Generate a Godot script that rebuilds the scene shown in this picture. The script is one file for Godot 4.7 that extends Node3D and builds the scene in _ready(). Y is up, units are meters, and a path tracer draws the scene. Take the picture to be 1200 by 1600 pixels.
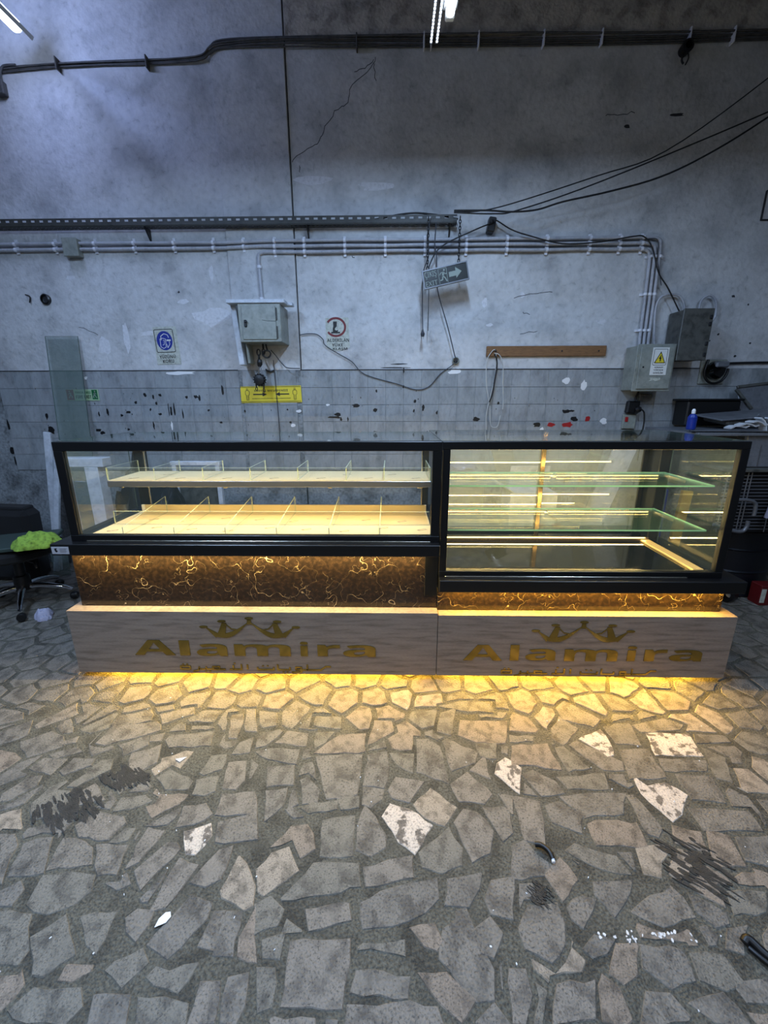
extends Node3D
# A workshop corner: two joined glass display counters before a plastered, half-tiled wall, on crazy paving.
# Units are metres; the photographer stands at the origin, the wall is 3.7 m away at z = -3.7.

const WALL := -3.7
var M := {}
var rng := RandomNumberGenerator.new()
var used := {}


# ---------------------------------------------------------------- shape builder
class Sh:
	var v := PackedVector3Array()
	var n := PackedVector3Array()
	var ix := PackedInt32Array()

	func tri_n(a: Vector3, b: Vector3, c: Vector3, na: Vector3, nb: Vector3, nc: Vector3) -> void:
		var k := v.size()
		v.append(a); v.append(b); v.append(c)
		n.append(na); n.append(nb); n.append(nc)
		if (b - a).cross(c - a).dot(na + nb + nc) > 0.0:
			ix.append(k); ix.append(k + 2); ix.append(k + 1)
		else:
			ix.append(k); ix.append(k + 1); ix.append(k + 2)

	func tri(a: Vector3, b: Vector3, c: Vector3, out: Vector3) -> void:
		var f := (b - a).cross(c - a)
		if f.length_squared() < 1e-16:
			return
		f = f.normalized()
		if f.dot(out) < 0.0:
			f = -f
		tri_n(a, b, c, f, f, f)

	func quad(a: Vector3, b: Vector3, c: Vector3, d: Vector3, out: Vector3) -> void:
		tri(a, b, c, out)
		tri(a, c, d, out)

	# chamfered box
	func box(c: Vector3, s: Vector3, bev := 0.0015, bs := Basis.IDENTITY) -> Sh:
		var h := s * 0.5
		bev = minf(bev, minf(h.x, minf(h.y, h.z)) * 0.6)
		var p := func(sx: float, sy: float, sz: float, ax: int) -> Vector3:
			var q := Vector3(sx * (h.x - bev), sy * (h.y - bev), sz * (h.z - bev))
			if ax == 0: q.x = sx * h.x
			elif ax == 1: q.y = sy * h.y
			else: q.z = sz * h.z
			return c + bs * q
		for s0 in [-1.0, 1.0]:
			quad(p.call(s0, -1, -1, 0), p.call(s0, 1, -1, 0), p.call(s0, 1, 1, 0), p.call(s0, -1, 1, 0), bs * Vector3(s0, 0, 0))
			quad(p.call(-1, s0, -1, 1), p.call(1, s0, -1, 1), p.call(1, s0, 1, 1), p.call(-1, s0, 1, 1), bs * Vector3(0, s0, 0))
			quad(p.call(-1, -1, s0, 2), p.call(1, -1, s0, 2), p.call(1, 1, s0, 2), p.call(-1, 1, s0, 2), bs * Vector3(0, 0, s0))
			for s1 in [-1.0, 1.0]:
				quad(p.call(s0, s1, -1, 0), p.call(s0, s1, 1, 0), p.call(s0, s1, 1, 1), p.call(s0, s1, -1, 1), bs * Vector3(s0, s1, 0))
				quad(p.call(s0, -1, s1, 0), p.call(s0, 1, s1, 0), p.call(s0, 1, s1, 2), p.call(s0, -1, s1, 2), bs * Vector3(s0, 0, s1))
				quad(p.call(-1, s0, s1, 1), p.call(1, s0, s1, 1), p.call(1, s0, s1, 2), p.call(-1, s0, s1, 2), bs * Vector3(0, s0, s1))
				for s2 in [-1.0, 1.0]:
					tri(p.call(s0, s1, s2, 0), p.call(s0, s1, s2, 1), p.call(s0, s1, s2, 2), bs * Vector3(s0, s1, s2))
		return self

	# box given by its two corners
	func bx(x0: float, x1: float, y0: float, y1: float, z0: float, z1: float, bev := 0.0015) -> Sh:
		return box(Vector3(x0 + x1, y0 + y1, z0 + z1) * 0.5, Vector3(absf(x1 - x0), absf(y1 - y0), absf(z1 - z0)), bev)

	func tube(pts: Array, r: float, sides := 8, r2 := -1.0) -> Sh:
		var count := pts.size()
		if r2 < 0.0: r2 = r
		var rings := []
		var up := Vector3(0.13, 0.31, 0.94)
		for i in count:
			var d: Vector3 = (pts[mini(i + 1, count - 1)] - pts[maxi(i - 1, 0)])
			d = d.normalized()
			if absf(d.dot(up)) > 0.95: up = Vector3(0.9, 0.2, 0.1)
			var e := (up - d * d.dot(up)).normalized()
			up = e
			var g := d.cross(e)
			var ring := []
			var rad := lerpf(r, r2, float(i) / maxf(1, count - 1))
			for k in sides:
				var a := TAU * k / sides
				var o := e * cos(a) + g * sin(a)
				ring.append([pts[i] + o * rad, o])
			rings.append(ring)
		for i in count - 1:
			for k in sides:
				var a: Array = rings[i][k]
				var b: Array = rings[i][(k + 1) % sides]
				var c: Array = rings[i + 1][(k + 1) % sides]
				var d: Array = rings[i + 1][k]
				tri_n(a[0], b[0], c[0], a[1], b[1], c[1])
				tri_n(a[0], c[0], d[0], a[1], c[1], d[1])
		for e in [0, count - 1]:
			var out: Vector3 = pts[e] - pts[1 if e == 0 else count - 2]
			for k in sides:
				tri(pts[e], rings[e][k][0], rings[e][(k + 1) % sides][0], out)
		return self

	# profile: Vector2(radius, height), turned about the y axis of bs at c
	func lathe(profile: Array, c: Vector3, seg := 20, bs := Basis.IDENTITY) -> Sh:
		for i in profile.size() - 1:
			var p: Vector2 = profile[i]
			var q: Vector2 = profile[i + 1]
			var t := (q - p).normalized()
			for k in seg:
				var a0 := TAU * k / seg
				var a1 := TAU * (k + 1) / seg
				var d0 := Vector3(cos(a0), 0, sin(a0))
				var d1 := Vector3(cos(a1), 0, sin(a1))
				var n0 := bs * (d0 * t.y + Vector3.UP * -t.x)
				var n1 := bs * (d1 * t.y + Vector3.UP * -t.x)
				var A := c + bs * (d0 * p.x + Vector3.UP * p.y)
				var B := c + bs * (d1 * p.x + Vector3.UP * p.y)
				var C := c + bs * (d1 * q.x + Vector3.UP * q.y)
				var D := c + bs * (d0 * q.x + Vector3.UP * q.y)
				if p.x > 1e-5: tri_n(A, B, C, n0, n1, n1)
				if q.x > 1e-5: tri_n(A, C, D, n0, n1, n0)
		return self

	# flat polygon in the x-y plane of xf, from z0 (back) to z1 (front)
	func prism(poly: PackedVector2Array, z0: float, z1: float, xf := Transform3D.IDENTITY) -> Sh:
		var t := Geometry2D.triangulate_polygon(poly)
		var fwd := xf.basis * Vector3(0, 0, 1)
		for i in range(0, t.size(), 3):
			var a := poly[t[i]]
			var b := poly[t[i + 1]]
			var c := poly[t[i + 2]]
			tri(xf * Vector3(a.x, a.y, z1), xf * Vector3(b.x, b.y, z1), xf * Vector3(c.x, c.y, z1), fwd)
			tri(xf * Vector3(a.x, a.y, z0), xf * Vector3(b.x, b.y, z0), xf * Vector3(c.x, c.y, z0), -fwd)
		var cw := Geometry2D.is_polygon_clockwise(poly)
		for i in poly.size():
			var a := poly[i]
			var b := poly[(i + 1) % poly.size()]
			var o := (b - a).orthogonal() * (1.0 if cw else -1.0)
			# outward in either winding
			var mid := (a + b) * 0.5 + o.normalized() * 1e-4
			if Geometry2D.is_point_in_polygon(mid, poly): o = -o
			quad(xf * Vector3(a.x, a.y, z0), xf * Vector3(b.x, b.y, z0), xf * Vector3(b.x, b.y, z1), xf * Vector3(a.x, a.y, z1), xf.basis * Vector3(o.x, o.y, 0))
		return self

	# a stroke of even width along 2-D points
	func stroke(pts: PackedVector2Array, w: float, z0: float, z1: float, xf := Transform3D.IDENTITY, round_ := true) -> Sh:
		if pts[0].distance_to(pts[-1]) < w or pts.size() > 2 and Geometry2D.offset_polyline(pts, w * 0.5).size() > 1:
			for i in pts.size() - 1:
				var d := (pts[i + 1] - pts[i]).normalized() * w * 0.3
				var o := d.orthogonal().normalized() * w * 0.5
				prism(PackedVector2Array([pts[i] - d - o, pts[i + 1] + d - o, pts[i + 1] + d + o, pts[i] - d + o]), z0, z1 + 0.00013 * (i % 5), xf)
			return self
		for poly in Geometry2D.offset_polyline(pts, w * 0.5, Geometry2D.JOIN_ROUND, Geometry2D.END_ROUND if round_ else Geometry2D.END_BUTT):
			if not Geometry2D.is_polygon_clockwise(poly):
				prism(poly, z0, z1, xf)
		return self

	func mesh() -> ArrayMesh:
		var m := ArrayMesh.new()
		add_to(m)
		return m

	func add_to(m: ArrayMesh) -> void:
		var a := []
		a.resize(Mesh.ARRAY_MAX)
		a[Mesh.ARRAY_VERTEX] = v
		a[Mesh.ARRAY_NORMAL] = n
		a[Mesh.ARRAY_INDEX] = ix
		m.add_surface_from_arrays(Mesh.PRIMITIVE_TRIANGLES, a)


# ---------------------------------------------------------------- scene helpers
func numbered(called: String) -> String:
	used[called] = used.get(called, -1) + 1
	return called if used[called] == 0 else "%s_%03d" % [called, used[called]]


func tag(o: Node3D, label: String, category: String, group := "") -> Node3D:
	o.set_meta("label", label)
	o.set_meta("category", category)
	if group: o.set_meta("group", group)
	return o


func thing(called: String, label: String, category: String, at: Vector3, group := "") -> Node3D:
	var o := Node3D.new()
	o.name = numbered(called)
	add_child(o)
	o.position = at
	return tag(o, label, category, group)


func world_of(p: Node) -> Vector3:
	var w := Vector3.ZERO
	while p is Node3D and p != self:
		w += p.position
		p = p.get_parent()
	return w


# one named mesh whose points are given in world metres
func obj(called: String, sh: Sh, mat: Material, parent: Node = null) -> MeshInstance3D:
	var o := MeshInstance3D.new()
	o.mesh = sh.mesh()
	o.mesh.surface_set_material(0, mat)
	if parent == null:
		o.name = numbered(called)
		add_child(o)
	else:
		o.name = part_name(parent, called)
		parent.add_child(o)
		o.position = -world_of(parent)
	return o


func part_name(parent: Node, called: String) -> String:
	var key := str(parent.get_instance_id()) + called
	used[key] = used.get(key, -1) + 1
	return called if used[key] == 0 else "%s_%03d" % [called, used[key]]


func struct_node(called: String) -> Node3D:
	var o := Node3D.new()
	o.name = called
	add_child(o)
	o.set_meta("kind", "structure")
	return o


# glass sheet between two corners: clear faces, green polished edges
func pane(called: String, c: Vector3, s: Vector3, parent: Node, face: Material, bs := Basis.IDENTITY) -> MeshInstance3D:
	var ax := s.min_axis_index()
	var f := Sh.new()
	var e := Sh.new()
	var h := s * 0.5
	for a in 3:
		var u := (a + 1) % 3
		var w := (a + 2) % 3
		for sg in [-1.0, 1.0]:
			var q := []
			for k in [[-1, -1], [1, -1], [1, 1], [-1, 1]]:
				var p := Vector3.ZERO
				p[a] = sg * h[a]
				p[u] = k[0] * h[u]
				p[w] = k[1] * h[w]
				q.append(c + bs * p)
			var o := Vector3.ZERO
			o[a] = sg
			(f if a == ax else e).quad(q[0], q[1], q[2], q[3], bs * o)
	var m := ArrayMesh.new()
	f.add_to(m)
	e.add_to(m)
	m.surface_set_material(0, face)
	m.surface_set_material(1, M.shelf_edge if face == M.shelf_glass else M.dull_edge if called in ["top_glass", "side_glass", "front_glass", "glass_sheet"] else M.glass_edge)
	var i := MeshInstance3D.new()
	i.mesh = m
	if parent == null:
		i.name = numbered(called)
		add_child(i)
	else:
		i.name = part_name(parent, called)
		parent.add_child(i)
		i.position = -world_of(parent)
	return i


func pane2(called: String, x0: float, x1: float, y0: float, y1: float, z0: float, z1: float, parent: Node, face: Material) -> MeshInstance3D:
	return pane(called, Vector3(x0 + x1, y0 + y1, z0 + z1) * 0.5, Vector3(absf(x1 - x0), absf(y1 - y0), absf(z1 - z0)), parent, face)


# a strip light from a to b that shines along dir: carrier with diodes, and its light
func led_strip(called: String, a: Vector3, b: Vector3, dir: Vector3, col: Color, energy: float, glow: Material, parent: Node, pitch := 0.012, width := 0.008) -> void:
	dir = dir.normalized()
	var al := (b - a).normalized()
	var side := al.cross(dir).normalized()
	var bs := Basis(al, side, al.cross(side))
	var mid := (a + b) * 0.5
	var len := a.distance_to(b)
	var st := obj(called, Sh.new().box(mid - dir * 0.002, Vector3(len, width + 0.002, 0.003), 0.0005, bs), M.strip, parent)
	var d := Sh.new()
	for k in int(len / pitch):
		d.box(a + al * (pitch * (k + 0.5)) + dir * 0.0006, Vector3(pitch * 0.5, width * 0.55, 0.0016), 0.0, bs)
	var dd := obj("diodes", d, glow, st)
	dd.set_meta("kind", "stuff")
	area_light(mid + dir * 0.003, al, dir, Vector2(len, width), col, energy, parent)


func area_light(at: Vector3, along: Vector3, dir: Vector3, size: Vector2, col: Color, energy: float, parent: Node) -> void:
	var l := AreaLight3D.new()
	l.name = part_name(parent, "area_light")
	l.area_size = size
	l.area_normalize_energy = true
	l.light_color = col
	l.light_energy = energy
	l.shadow_enabled = true
	l.area_range = 14.0
	parent.add_child(l)
	var z := -dir.normalized()
	l.basis = Basis(along, z.cross(along), z)
	l.position = at - world_of(parent)


func flat(called: String, c: Color, rough := 0.6, metal := 0.0, spec := 0.5) -> StandardMaterial3D:
	var m := StandardMaterial3D.new()
	m.resource_name = called
	m.albedo_color = c
	m.roughness = rough
	m.metallic = metal
	m.metallic_specular = spec
	return m


func glow(called: String, c: Color, power: float) -> StandardMaterial3D:
	var m := flat(called, c, 0.5)
	m.emission_enabled = true
	m.emission = c
	m.emission_energy_multiplier = power
	return m


func noise(kind: int, freq: float, oct: int, sd: int, warp := 0.0) -> FastNoiseLite:
	var f := FastNoiseLite.new()
	f.noise_type = kind
	f.frequency = freq
	f.fractal_octaves = oct
	f.seed = sd
	if oct < 2: f.fractal_type = FastNoiseLite.FRACTAL_NONE
	if warp > 0.0:
		f.domain_warp_enabled = true
		f.domain_warp_amplitude = warp
		f.domain_warp_frequency = freq * 0.8
	return f


func ntex(f: FastNoiseLite, stops: Array, size := 512, bump := 0.0) -> NoiseTexture2D:
	var t := NoiseTexture2D.new()
	t.width = size
	t.height = size
	t.seamless = true
	t.seamless_blend_skirt = 0.15
	t.noise = f
	if bump > 0.0:
		t.as_normal_map = true
		t.bump_strength = bump
	else:
		var g := Gradient.new()
		var off := PackedFloat32Array()
		var cols := PackedColorArray()
		for s in stops:
			off.append(s[0])
			cols.append(s[1])
		g.offsets = off
		g.colors = cols
		t.color_ramp = g
	return t


# material with a fine pattern and a coarse one multiplied over it, both laid on in world metres
func grain(called: String, tint: Color, rough: float, fine: Texture2D, fs: Vector3, coarse: Texture2D, cs: Vector3, bump: Texture2D = null, bump_amount := 0.6) -> StandardMaterial3D:
	var m := flat(called, tint, rough)
	m.albedo_texture = fine
	m.uv1_triplanar = true
	m.uv1_world_triplanar = true
	m.uv1_triplanar_sharpness = 4.0
	m.uv1_scale = fs
	if coarse:
		m.detail_enabled = true
		m.detail_albedo = coarse
		m.detail_blend_mode = BaseMaterial3D.BLEND_MODE_MUL
		m.detail_uv_layer = BaseMaterial3D.DETAIL_UV_2
		m.uv2_triplanar = true
		m.uv2_world_triplanar = true
		m.uv2_triplanar_sharpness = 4.0
		m.uv2_scale = cs
	if bump:
		m.normal_enabled = true
		m.normal_texture = bump
		m.normal_scale = bump_amount
	return m


func g(x: float) -> Color:
	return Color(x, x, x)


func V2(a: Array) -> PackedVector2Array:
	var p := PackedVector2Array()
	for i in range(0, a.size(), 2):
		p.append(Vector2(a[i], a[i + 1]))
	return p


# x, y pairs to points on the plane z
func V3(a: Array, z: float) -> Array:
	var p := []
	for i in range(0, a.size(), 2):
		p.append(Vector3(a[i], a[i + 1], z))
	return p


# rounder path through points
func smooth(pts: Array, per := 6) -> Array:
	var c := Curve3D.new()
	for i in pts.size():
		var t: Vector3 = (pts[mini(i + 1, pts.size() - 1)] - pts[maxi(i - 1, 0)]) / 6.0
		c.add_point(pts[i], -t, t)
	var out := []
	for i in pts.size() - 1:
		for k in per:
			out.append(c.sample(i, float(k) / per))
	out.append(pts[-1])
	return out


func circle(x: float, y: float, r: float, seg := 28, ry := -1.0) -> PackedVector2Array:
	var p := PackedVector2Array()
	for k in seg:
		p.append(Vector2(x + cos(TAU * k / seg) * r, y + sin(TAU * k / seg) * (r if ry < 0 else ry)))
	return p


# lettering stretched into a box on the x-y plane of xf
func lettering(called: String, text: String, x0: float, x1: float, y0: float, y1: float, depth: float, mat: Material, parent: Node, xf: Transform3D, bold := true) -> MeshInstance3D:
	var f := SystemFont.new()
	f.font_names = PackedStringArray(["Droid Sans"])
	f.font_weight = 700 if bold else 400
	var t := TextMesh.new()
	t.font = f
	t.text = text
	t.font_size = 48
	t.pixel_size = 0.01
	t.depth = 0.1
	t.curve_step = 2.0
	var src := t.get_mesh_arrays()
	var sh := Sh.new()
	var vs: PackedVector3Array = src[Mesh.ARRAY_VERTEX]
	var ns: PackedVector3Array = src[Mesh.ARRAY_NORMAL]
	var idx: PackedInt32Array = src[Mesh.ARRAY_INDEX]
	var lo := Vector3(1e9, 1e9, 1e9)
	var hi := -lo
	for p in vs:
		lo = lo.min(p)
		hi = hi.max(p)
	var k := Vector3((x1 - x0) / (hi.x - lo.x), (y1 - y0) / (hi.y - lo.y), depth / (hi.z - lo.z))
	for i in range(0, idx.size(), 3):
		var q := []
		for j in 3:
			q.append(xf * (Vector3(x0, y0, 0) + (vs[idx[i + j]] - lo) * k))
		var nn := xf.basis * ns[idx[i]]
		sh.tri(q[0], q[1], q[2], nn)
	return obj(called, sh, mat, parent)


func _ready() -> void:
	rng.seed = 7
	# camera
	var cam := Camera3D.new()
	cam.name = "camera"
	cam.fov = 101.81
	cam.near = 0.05
	cam.position = Vector3(0, 1.52, 0)
	cam.rotation_degrees = Vector3(-15.227, 1.067, -0.158)
	add_child(cam)
	cam.current = true
	# air and exposure: a closed hall, so nothing but its lamps lights it
	var we := WorldEnvironment.new()
	we.name = "world_environment"
	var env := Environment.new()
	env.background_mode = Environment.BG_COLOR
	env.background_color = Color(0.02, 0.022, 0.025)
	env.tonemap_mode = Environment.TONE_MAPPER_LINEAR
	env.tonemap_exposure = 1.0
	env.sdfgi_enabled = true
	env.ssao_enabled = true
	env.ssil_enabled = true
	we.environment = env
	add_child(we)
	materials()
	# two tube lamps show; the unseen others are placed to light wall and floor
	led_batten(Vector3(0.275, 3.31, -2.0), 1.15, 5.2, "white LED batten with rows of dots, its end at the top middle", true)
	bare_tube(Vector3(-2.49, 3.905, -2.905), 1.15, 0.95)
	led_batten(Vector3(-1.75, 3.31, -0.95), 1.15, 10.5, "unseen white tube lamp out of the picture, placed to light the left wall", false)  # out of view, placed to brighten the lower left wall
	led_batten(Vector3(2.05, 3.31, -0.95), 1.15, 3.2, "unseen white tube lamp out of the picture, placed to light the right wall", false)  # out of view, placed to brighten the wall at the right
	for x in [-1.9, 0.3, 2.4]:
		for z in [0.9, 3.2]:
			led_batten(Vector3(x, 3.36, z), 1.15, 1.7, "unseen tube lamp behind the photographer lighting floor and counter fronts, %s row, %s of its two" % ["left" if x < 0 else "middle" if x < 1 else "right", "nearer" if z < 2 else "farther"], false)  # unseen lamps behind the camera, placed to light floor and counter fronts
	shell()
	floor_stones()
	counters()
	wall_fittings()
	electrics()
	left_corner()
	behind_counters()
	right_corner()
	floor_litter()


func materials() -> void:
	var fb := FastNoiseLite.TYPE_SIMPLEX_SMOOTH
	var vl := FastNoiseLite.TYPE_VALUE
	var cell := FastNoiseLite.TYPE_CELLULAR
	# shared patterns
	var cloudy := ntex(noise(fb, 0.012, 5, 3, 30.0), [[0.0, g(0.78)], [0.35, g(0.92)], [0.6, g(0.97)], [1.0, g(1.0)]])
	var faint := ntex(noise(fb, 0.035, 6, 33, 30.0), [[0.0, g(0.80)], [0.25, g(0.93)], [0.6, g(0.97)], [1.0, g(1.0)]])
	var blotch := ntex(noise(fb, 0.02, 6, 11, 40.0), [[0.0, g(0.62)], [0.3, g(0.80)], [0.5, g(0.93)], [1.0, g(1.0)]])
	var speck := ntex(noise(fb, 0.11, 4, 21), [[0.0, g(0.35)], [0.22, g(0.72)], [0.42, g(0.92)], [1.0, g(1.0)]])
	var rough_bump := ntex(noise(fb, 0.06, 5, 5), [], 512, 3.0)
	var pit_bump := ntex(noise(fb, 0.09, 5, 8), [], 512, 6.0)
	var scratch := ntex(noise(fb, 0.05, 5, 31, 18.0), [[0.0, g(0.55)], [0.25, g(0.86)], [0.7, g(1.0)], [1.0, g(1.0)]])
	# walls
	M.plaster = grain("lime plaster", Color(0.80, 0.80, 0.80), 0.85, faint, Vector3.ONE * 0.9, cloudy, Vector3.ONE * 0.33, rough_bump, 0.35)
	M.beam = grain("bare concrete", Color(0.76, 0.73, 0.69), 0.9, faint, Vector3.ONE * 1.1, blotch, Vector3.ONE * 0.5, rough_bump, 0.6)
	M.grey_plaster = grain("grey painted plaster", Color(0.56, 0.58, 0.59), 0.8, scratch, Vector3.ONE * 1.2, blotch, Vector3.ONE * 0.45, rough_bump, 0.4)
	M.ceiling = flat("whitewashed ceiling", Color(0.55, 0.54, 0.52), 0.95)
	M.hall = flat("dim hall wall", Color(0.45, 0.45, 0.45), 0.95)
	for k in 3:
		M["tile_%d" % k] = grain("grey painted tile", [Color(0.59, 0.61, 0.62), Color(0.575, 0.595, 0.605), Color(0.605, 0.62, 0.63)][k], 0.5, faint, Vector3(1.8, 0.9, 1.4), cloudy, Vector3(1.1, 0.5, 0.6), rough_bump, 0.2)
	M.joint = flat("dark joint", Color(0.19, 0.19, 0.20), 0.95)
	# floor
	var soiled := ntex(noise(fb, 0.016, 7, 64, 60.0), [[0.0, g(0.58)], [0.3, g(0.78)], [0.55, g(0.95)], [1.0, g(1.0)]])
	var mort := ntex(noise(fb, 0.08, 5, 41, 10.0), [[0.0, Color(0.42, 0.42, 0.40)], [0.4, Color(0.75, 0.76, 0.72)], [0.7, Color(0.88, 0.9, 0.86)], [1.0, Color(1, 1, 1)]])
	M.mortar = grain("grey green mortar", Color(0.445, 0.428, 0.40), 0.75, mort, Vector3.ONE * 2.2, soiled, Vector3.ONE * 0.9, pit_bump, 0.7)
	var face := ntex(noise(fb, 0.10, 5, 51, 14.0), [[0.0, g(0.30)], [0.2, g(0.60)], [0.34, g(0.88)], [0.6, g(0.96)], [1.0, g(1.0)]])
	var stone := [Color(0.515, 0.492, 0.452), Color(0.49, 0.472, 0.438), Color(0.535, 0.508, 0.466), Color(0.50, 0.483, 0.44), Color(0.575, 0.525, 0.465), Color(0.66, 0.61, 0.54)]
	for k in stone.size():
		M["stone_%d" % k] = grain("worn paving stone", stone[k], 0.62, face, Vector3.ONE * (1.9 + 0.23 * k), soiled, Vector3.ONE * (1.3 + 0.17 * k), pit_bump, 0.4)
	var worn := ntex(noise(fb, 0.013, 6, 61, 40.0), [[0.0, g(0.45)], [0.33, g(0.56)], [0.38, g(0.92)], [1.0, g(1.0)]])
	M.stone_white = grain("bare white stone", Color(0.90, 0.84, 0.77), 0.7, worn, Vector3.ONE * 2.6, speck, Vector3.ONE * 1.7, pit_bump, 0.6)
	M.tar = grain("dried tar", Color(0.22, 0.22, 0.215), 0.5, speck, Vector3(9, 3, 3), blotch, Vector3.ONE * 3.0, pit_bump, 1.0)
	# joinery
	var oak := ntex(noise(fb, 0.03, 5, 71, 25.0), [[0.0, Color(0.62, 0.58, 0.55)], [0.25, Color(0.80, 0.77, 0.74)], [0.5, Color(0.90, 0.87, 0.84)], [1.0, Color(0.97, 0.95, 0.92)]])
	var fibre := ntex(noise(fb, 0.16, 3, 72), [[0.0, g(0.78)], [0.5, g(0.95)], [1.0, g(1.0)]])
	M.oak = grain("grey oak laminate", Color(0.625, 0.58, 0.54), 0.55, oak, Vector3(0.22, 2.3, 0.22), fibre, Vector3(0.5, 9.0, 0.5))
	M.marble = flat("dark brown veined marble", Color(1, 1, 1), 0.16)
	M.marble.albedo_texture = marble_texture()
	M.marble.uv1_triplanar = true
	M.marble.uv1_world_triplanar = true
	M.marble.uv1_scale = Vector3(0.476, 1.904, 0.476)
	M.marble.uv1_offset = Vector3(-0.119, 0.25, 0.5)
	M.black = flat("black coated metal", Color(0.035, 0.036, 0.042), 0.38)
	M.black_satin = flat("black satin panel", Color(0.03, 0.03, 0.034), 0.28)
	M.black_glass = flat("black polished glass", Color(0.02, 0.02, 0.02), 0.04)
	M.film = flat("cream board under film", Color(0.93, 0.855, 0.66), 0.3)
	M.film_print = flat("grey print on film", Color(0.55, 0.50, 0.42), 0.4)
	M.steel = flat("brushed steel", Color(0.60, 0.60, 0.61), 0.32, 0.9)
	M.alu = flat("aluminium", Color(0.78, 0.75, 0.68), 0.25, 0.95)
	M.brass = flat("brass edged profile", Color(0.70, 0.60, 0.45), 0.25, 0.95)
	M.gold = flat("mirror gold sheet", Color(0.54, 0.49, 0.29), 0.16, 1.0)
	M.strip = flat("white led carrier", Color(0.85, 0.80, 0.68), 0.5)
	M.glow_warm = glow("warm diode", Color(1.0, 0.86, 0.50), 14.0)
	M.glow_amber = glow("amber diode", Color(1.0, 0.76, 0.25), 5.0)
	M.glow_white = glow("white tube", Color(0.86, 0.91, 1.0), 9.0)
	M.glow_bare = glow("bare white tube", Color(0.80, 0.87, 1.0), 14.0)
	M.glow_dot = glow("white diode", Color(0.86, 0.91, 1.0), 6.0)
	# glass
	M.glass = flat("clear glass", Color(0.80, 0.92, 0.86, 0.014), 0.02)
	M.glass.transparency = BaseMaterial3D.TRANSPARENCY_ALPHA
	M.shelf_glass = flat("greenish shelf glass", Color(0.55, 0.80, 0.62, 0.025), 0.02)
	M.shelf_glass.transparency = BaseMaterial3D.TRANSPARENCY_ALPHA
	M.door_glass = flat("faintly mirrored door glass", Color(0.80, 0.84, 0.78, 0.0), 0.02, 0.20)
	M.door_glass.transparency = BaseMaterial3D.TRANSPARENCY_ALPHA
	M.old_glass = flat("dusty green glass", Color(0.44, 0.52, 0.49, 0.27), 0.06)
	M.old_glass.transparency = BaseMaterial3D.TRANSPARENCY_ALPHA
	M.glass_edge = flat("polished glass edge", Color(0.76, 0.80, 0.68), 0.12)
	M.dull_edge = flat("dull glass edge", Color(0.27, 0.33, 0.30), 0.2)
	M.plate = flat("silver label", Color(0.62, 0.62, 0.64), 0.4)
	M.shelf_edge = flat("green shelf edge", Color(0.56, 0.80, 0.64), 0.12)
	# fittings
	M.conduit = grain("grey plastic conduit", Color(0.72, 0.72, 0.74), 0.5, faint, Vector3.ONE * 2.0, cloudy, Vector3.ONE * 1.0)
	M.clip = flat("pale conduit clip", Color(0.84, 0.84, 0.86), 0.5)
	M.cable = flat("black cable", Color(0.045, 0.045, 0.05), 0.5)
	M.old_cable = grain("sooty old cable", Color(0.36, 0.355, 0.35), 0.8, speck, Vector3.ONE * 3.0, blotch, Vector3.ONE * 1.0)
	M.grey_cable = flat("grey cable", Color(0.20, 0.20, 0.22), 0.6)
	M.angle = grain("olive painted angle iron", Color(0.27, 0.27, 0.25), 0.55, speck, Vector3.ONE * 3.0, blotch, Vector3.ONE * 1.0)
	M.box_grey = grain("grey enamelled steel", Color(0.57, 0.585, 0.55), 0.42, faint, Vector3.ONE * 1.8, cloudy, Vector3.ONE * 1.3)
	M.box_dark = grain("dark enamelled steel", Color(0.345, 0.345, 0.325), 0.45, faint, Vector3.ONE * 1.8, blotch, Vector3.ONE * 1.3)
	M.dark = flat("dark gap", Color(0.05, 0.05, 0.055), 0.7)
	M.iron = flat("oily iron", Color(0.12, 0.12, 0.125), 0.42, 0.4)
	M.sign_white = flat("white sign board", Color(0.84, 0.84, 0.82), 0.45)
	M.sign_old = grain("weathered sign board", Color(0.76, 0.77, 0.72), 0.6, faint, Vector3.ONE * 3.0, cloudy, Vector3.ONE * 4.0)
	M.print_black = flat("black print", Color(0.06, 0.06, 0.065), 0.5)
	M.print_blue = flat("blue print", Color(0.09, 0.17, 0.52), 0.45)
	M.print_red = flat("red print", Color(0.42, 0.09, 0.11), 0.5)
	M.print_yellow = flat("yellow print", Color(0.84, 0.76, 0.18), 0.5)
	M.print_green = flat("green print", Color(0.06, 0.36, 0.20), 0.5)
	M.exit_face = flat("dark green sign face", Color(0.075, 0.10, 0.09), 0.35)
	M.exit_print = flat("pale sign print", Color(0.50, 0.54, 0.50), 0.5)
	M.wood = grain("brown timber", Color(0.56, 0.41, 0.25), 0.6, oak, Vector3(0.8, 7.0, 0.8), fibre, Vector3(0.8, 12.0, 0.8))
	M.rope = flat("white twisted cord", Color(0.72, 0.72, 0.70), 0.8)
	M.white_board = grain("white laminate", Color(0.80, 0.82, 0.85), 0.45, faint, Vector3.ONE * 1.5, cloudy, Vector3.ONE * 1.0)
	M.fabric = flat("black fabric", Color(0.045, 0.045, 0.05), 0.95)
	M.fabric.rim_enabled = true
	M.fabric.rim = 0.3
	M.plastic_black = flat("black plastic", Color(0.04, 0.04, 0.043), 0.4)
	M.chrome = flat("chrome", Color(0.82, 0.82, 0.84), 0.08, 1.0)
	M.board_green = flat("dark green board", Color(0.17, 0.22, 0.205), 0.4)
	M.green_cloth = grain("lime green cloth", Color(0.56, 0.70, 0.25), 0.9, speck, Vector3.ONE * 6.0, blotch, Vector3.ONE * 4.0, pit_bump, 0.6)
	M.grey_cloth = flat("grey lilac cloth", Color(0.62, 0.62, 0.70), 0.9)
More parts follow.
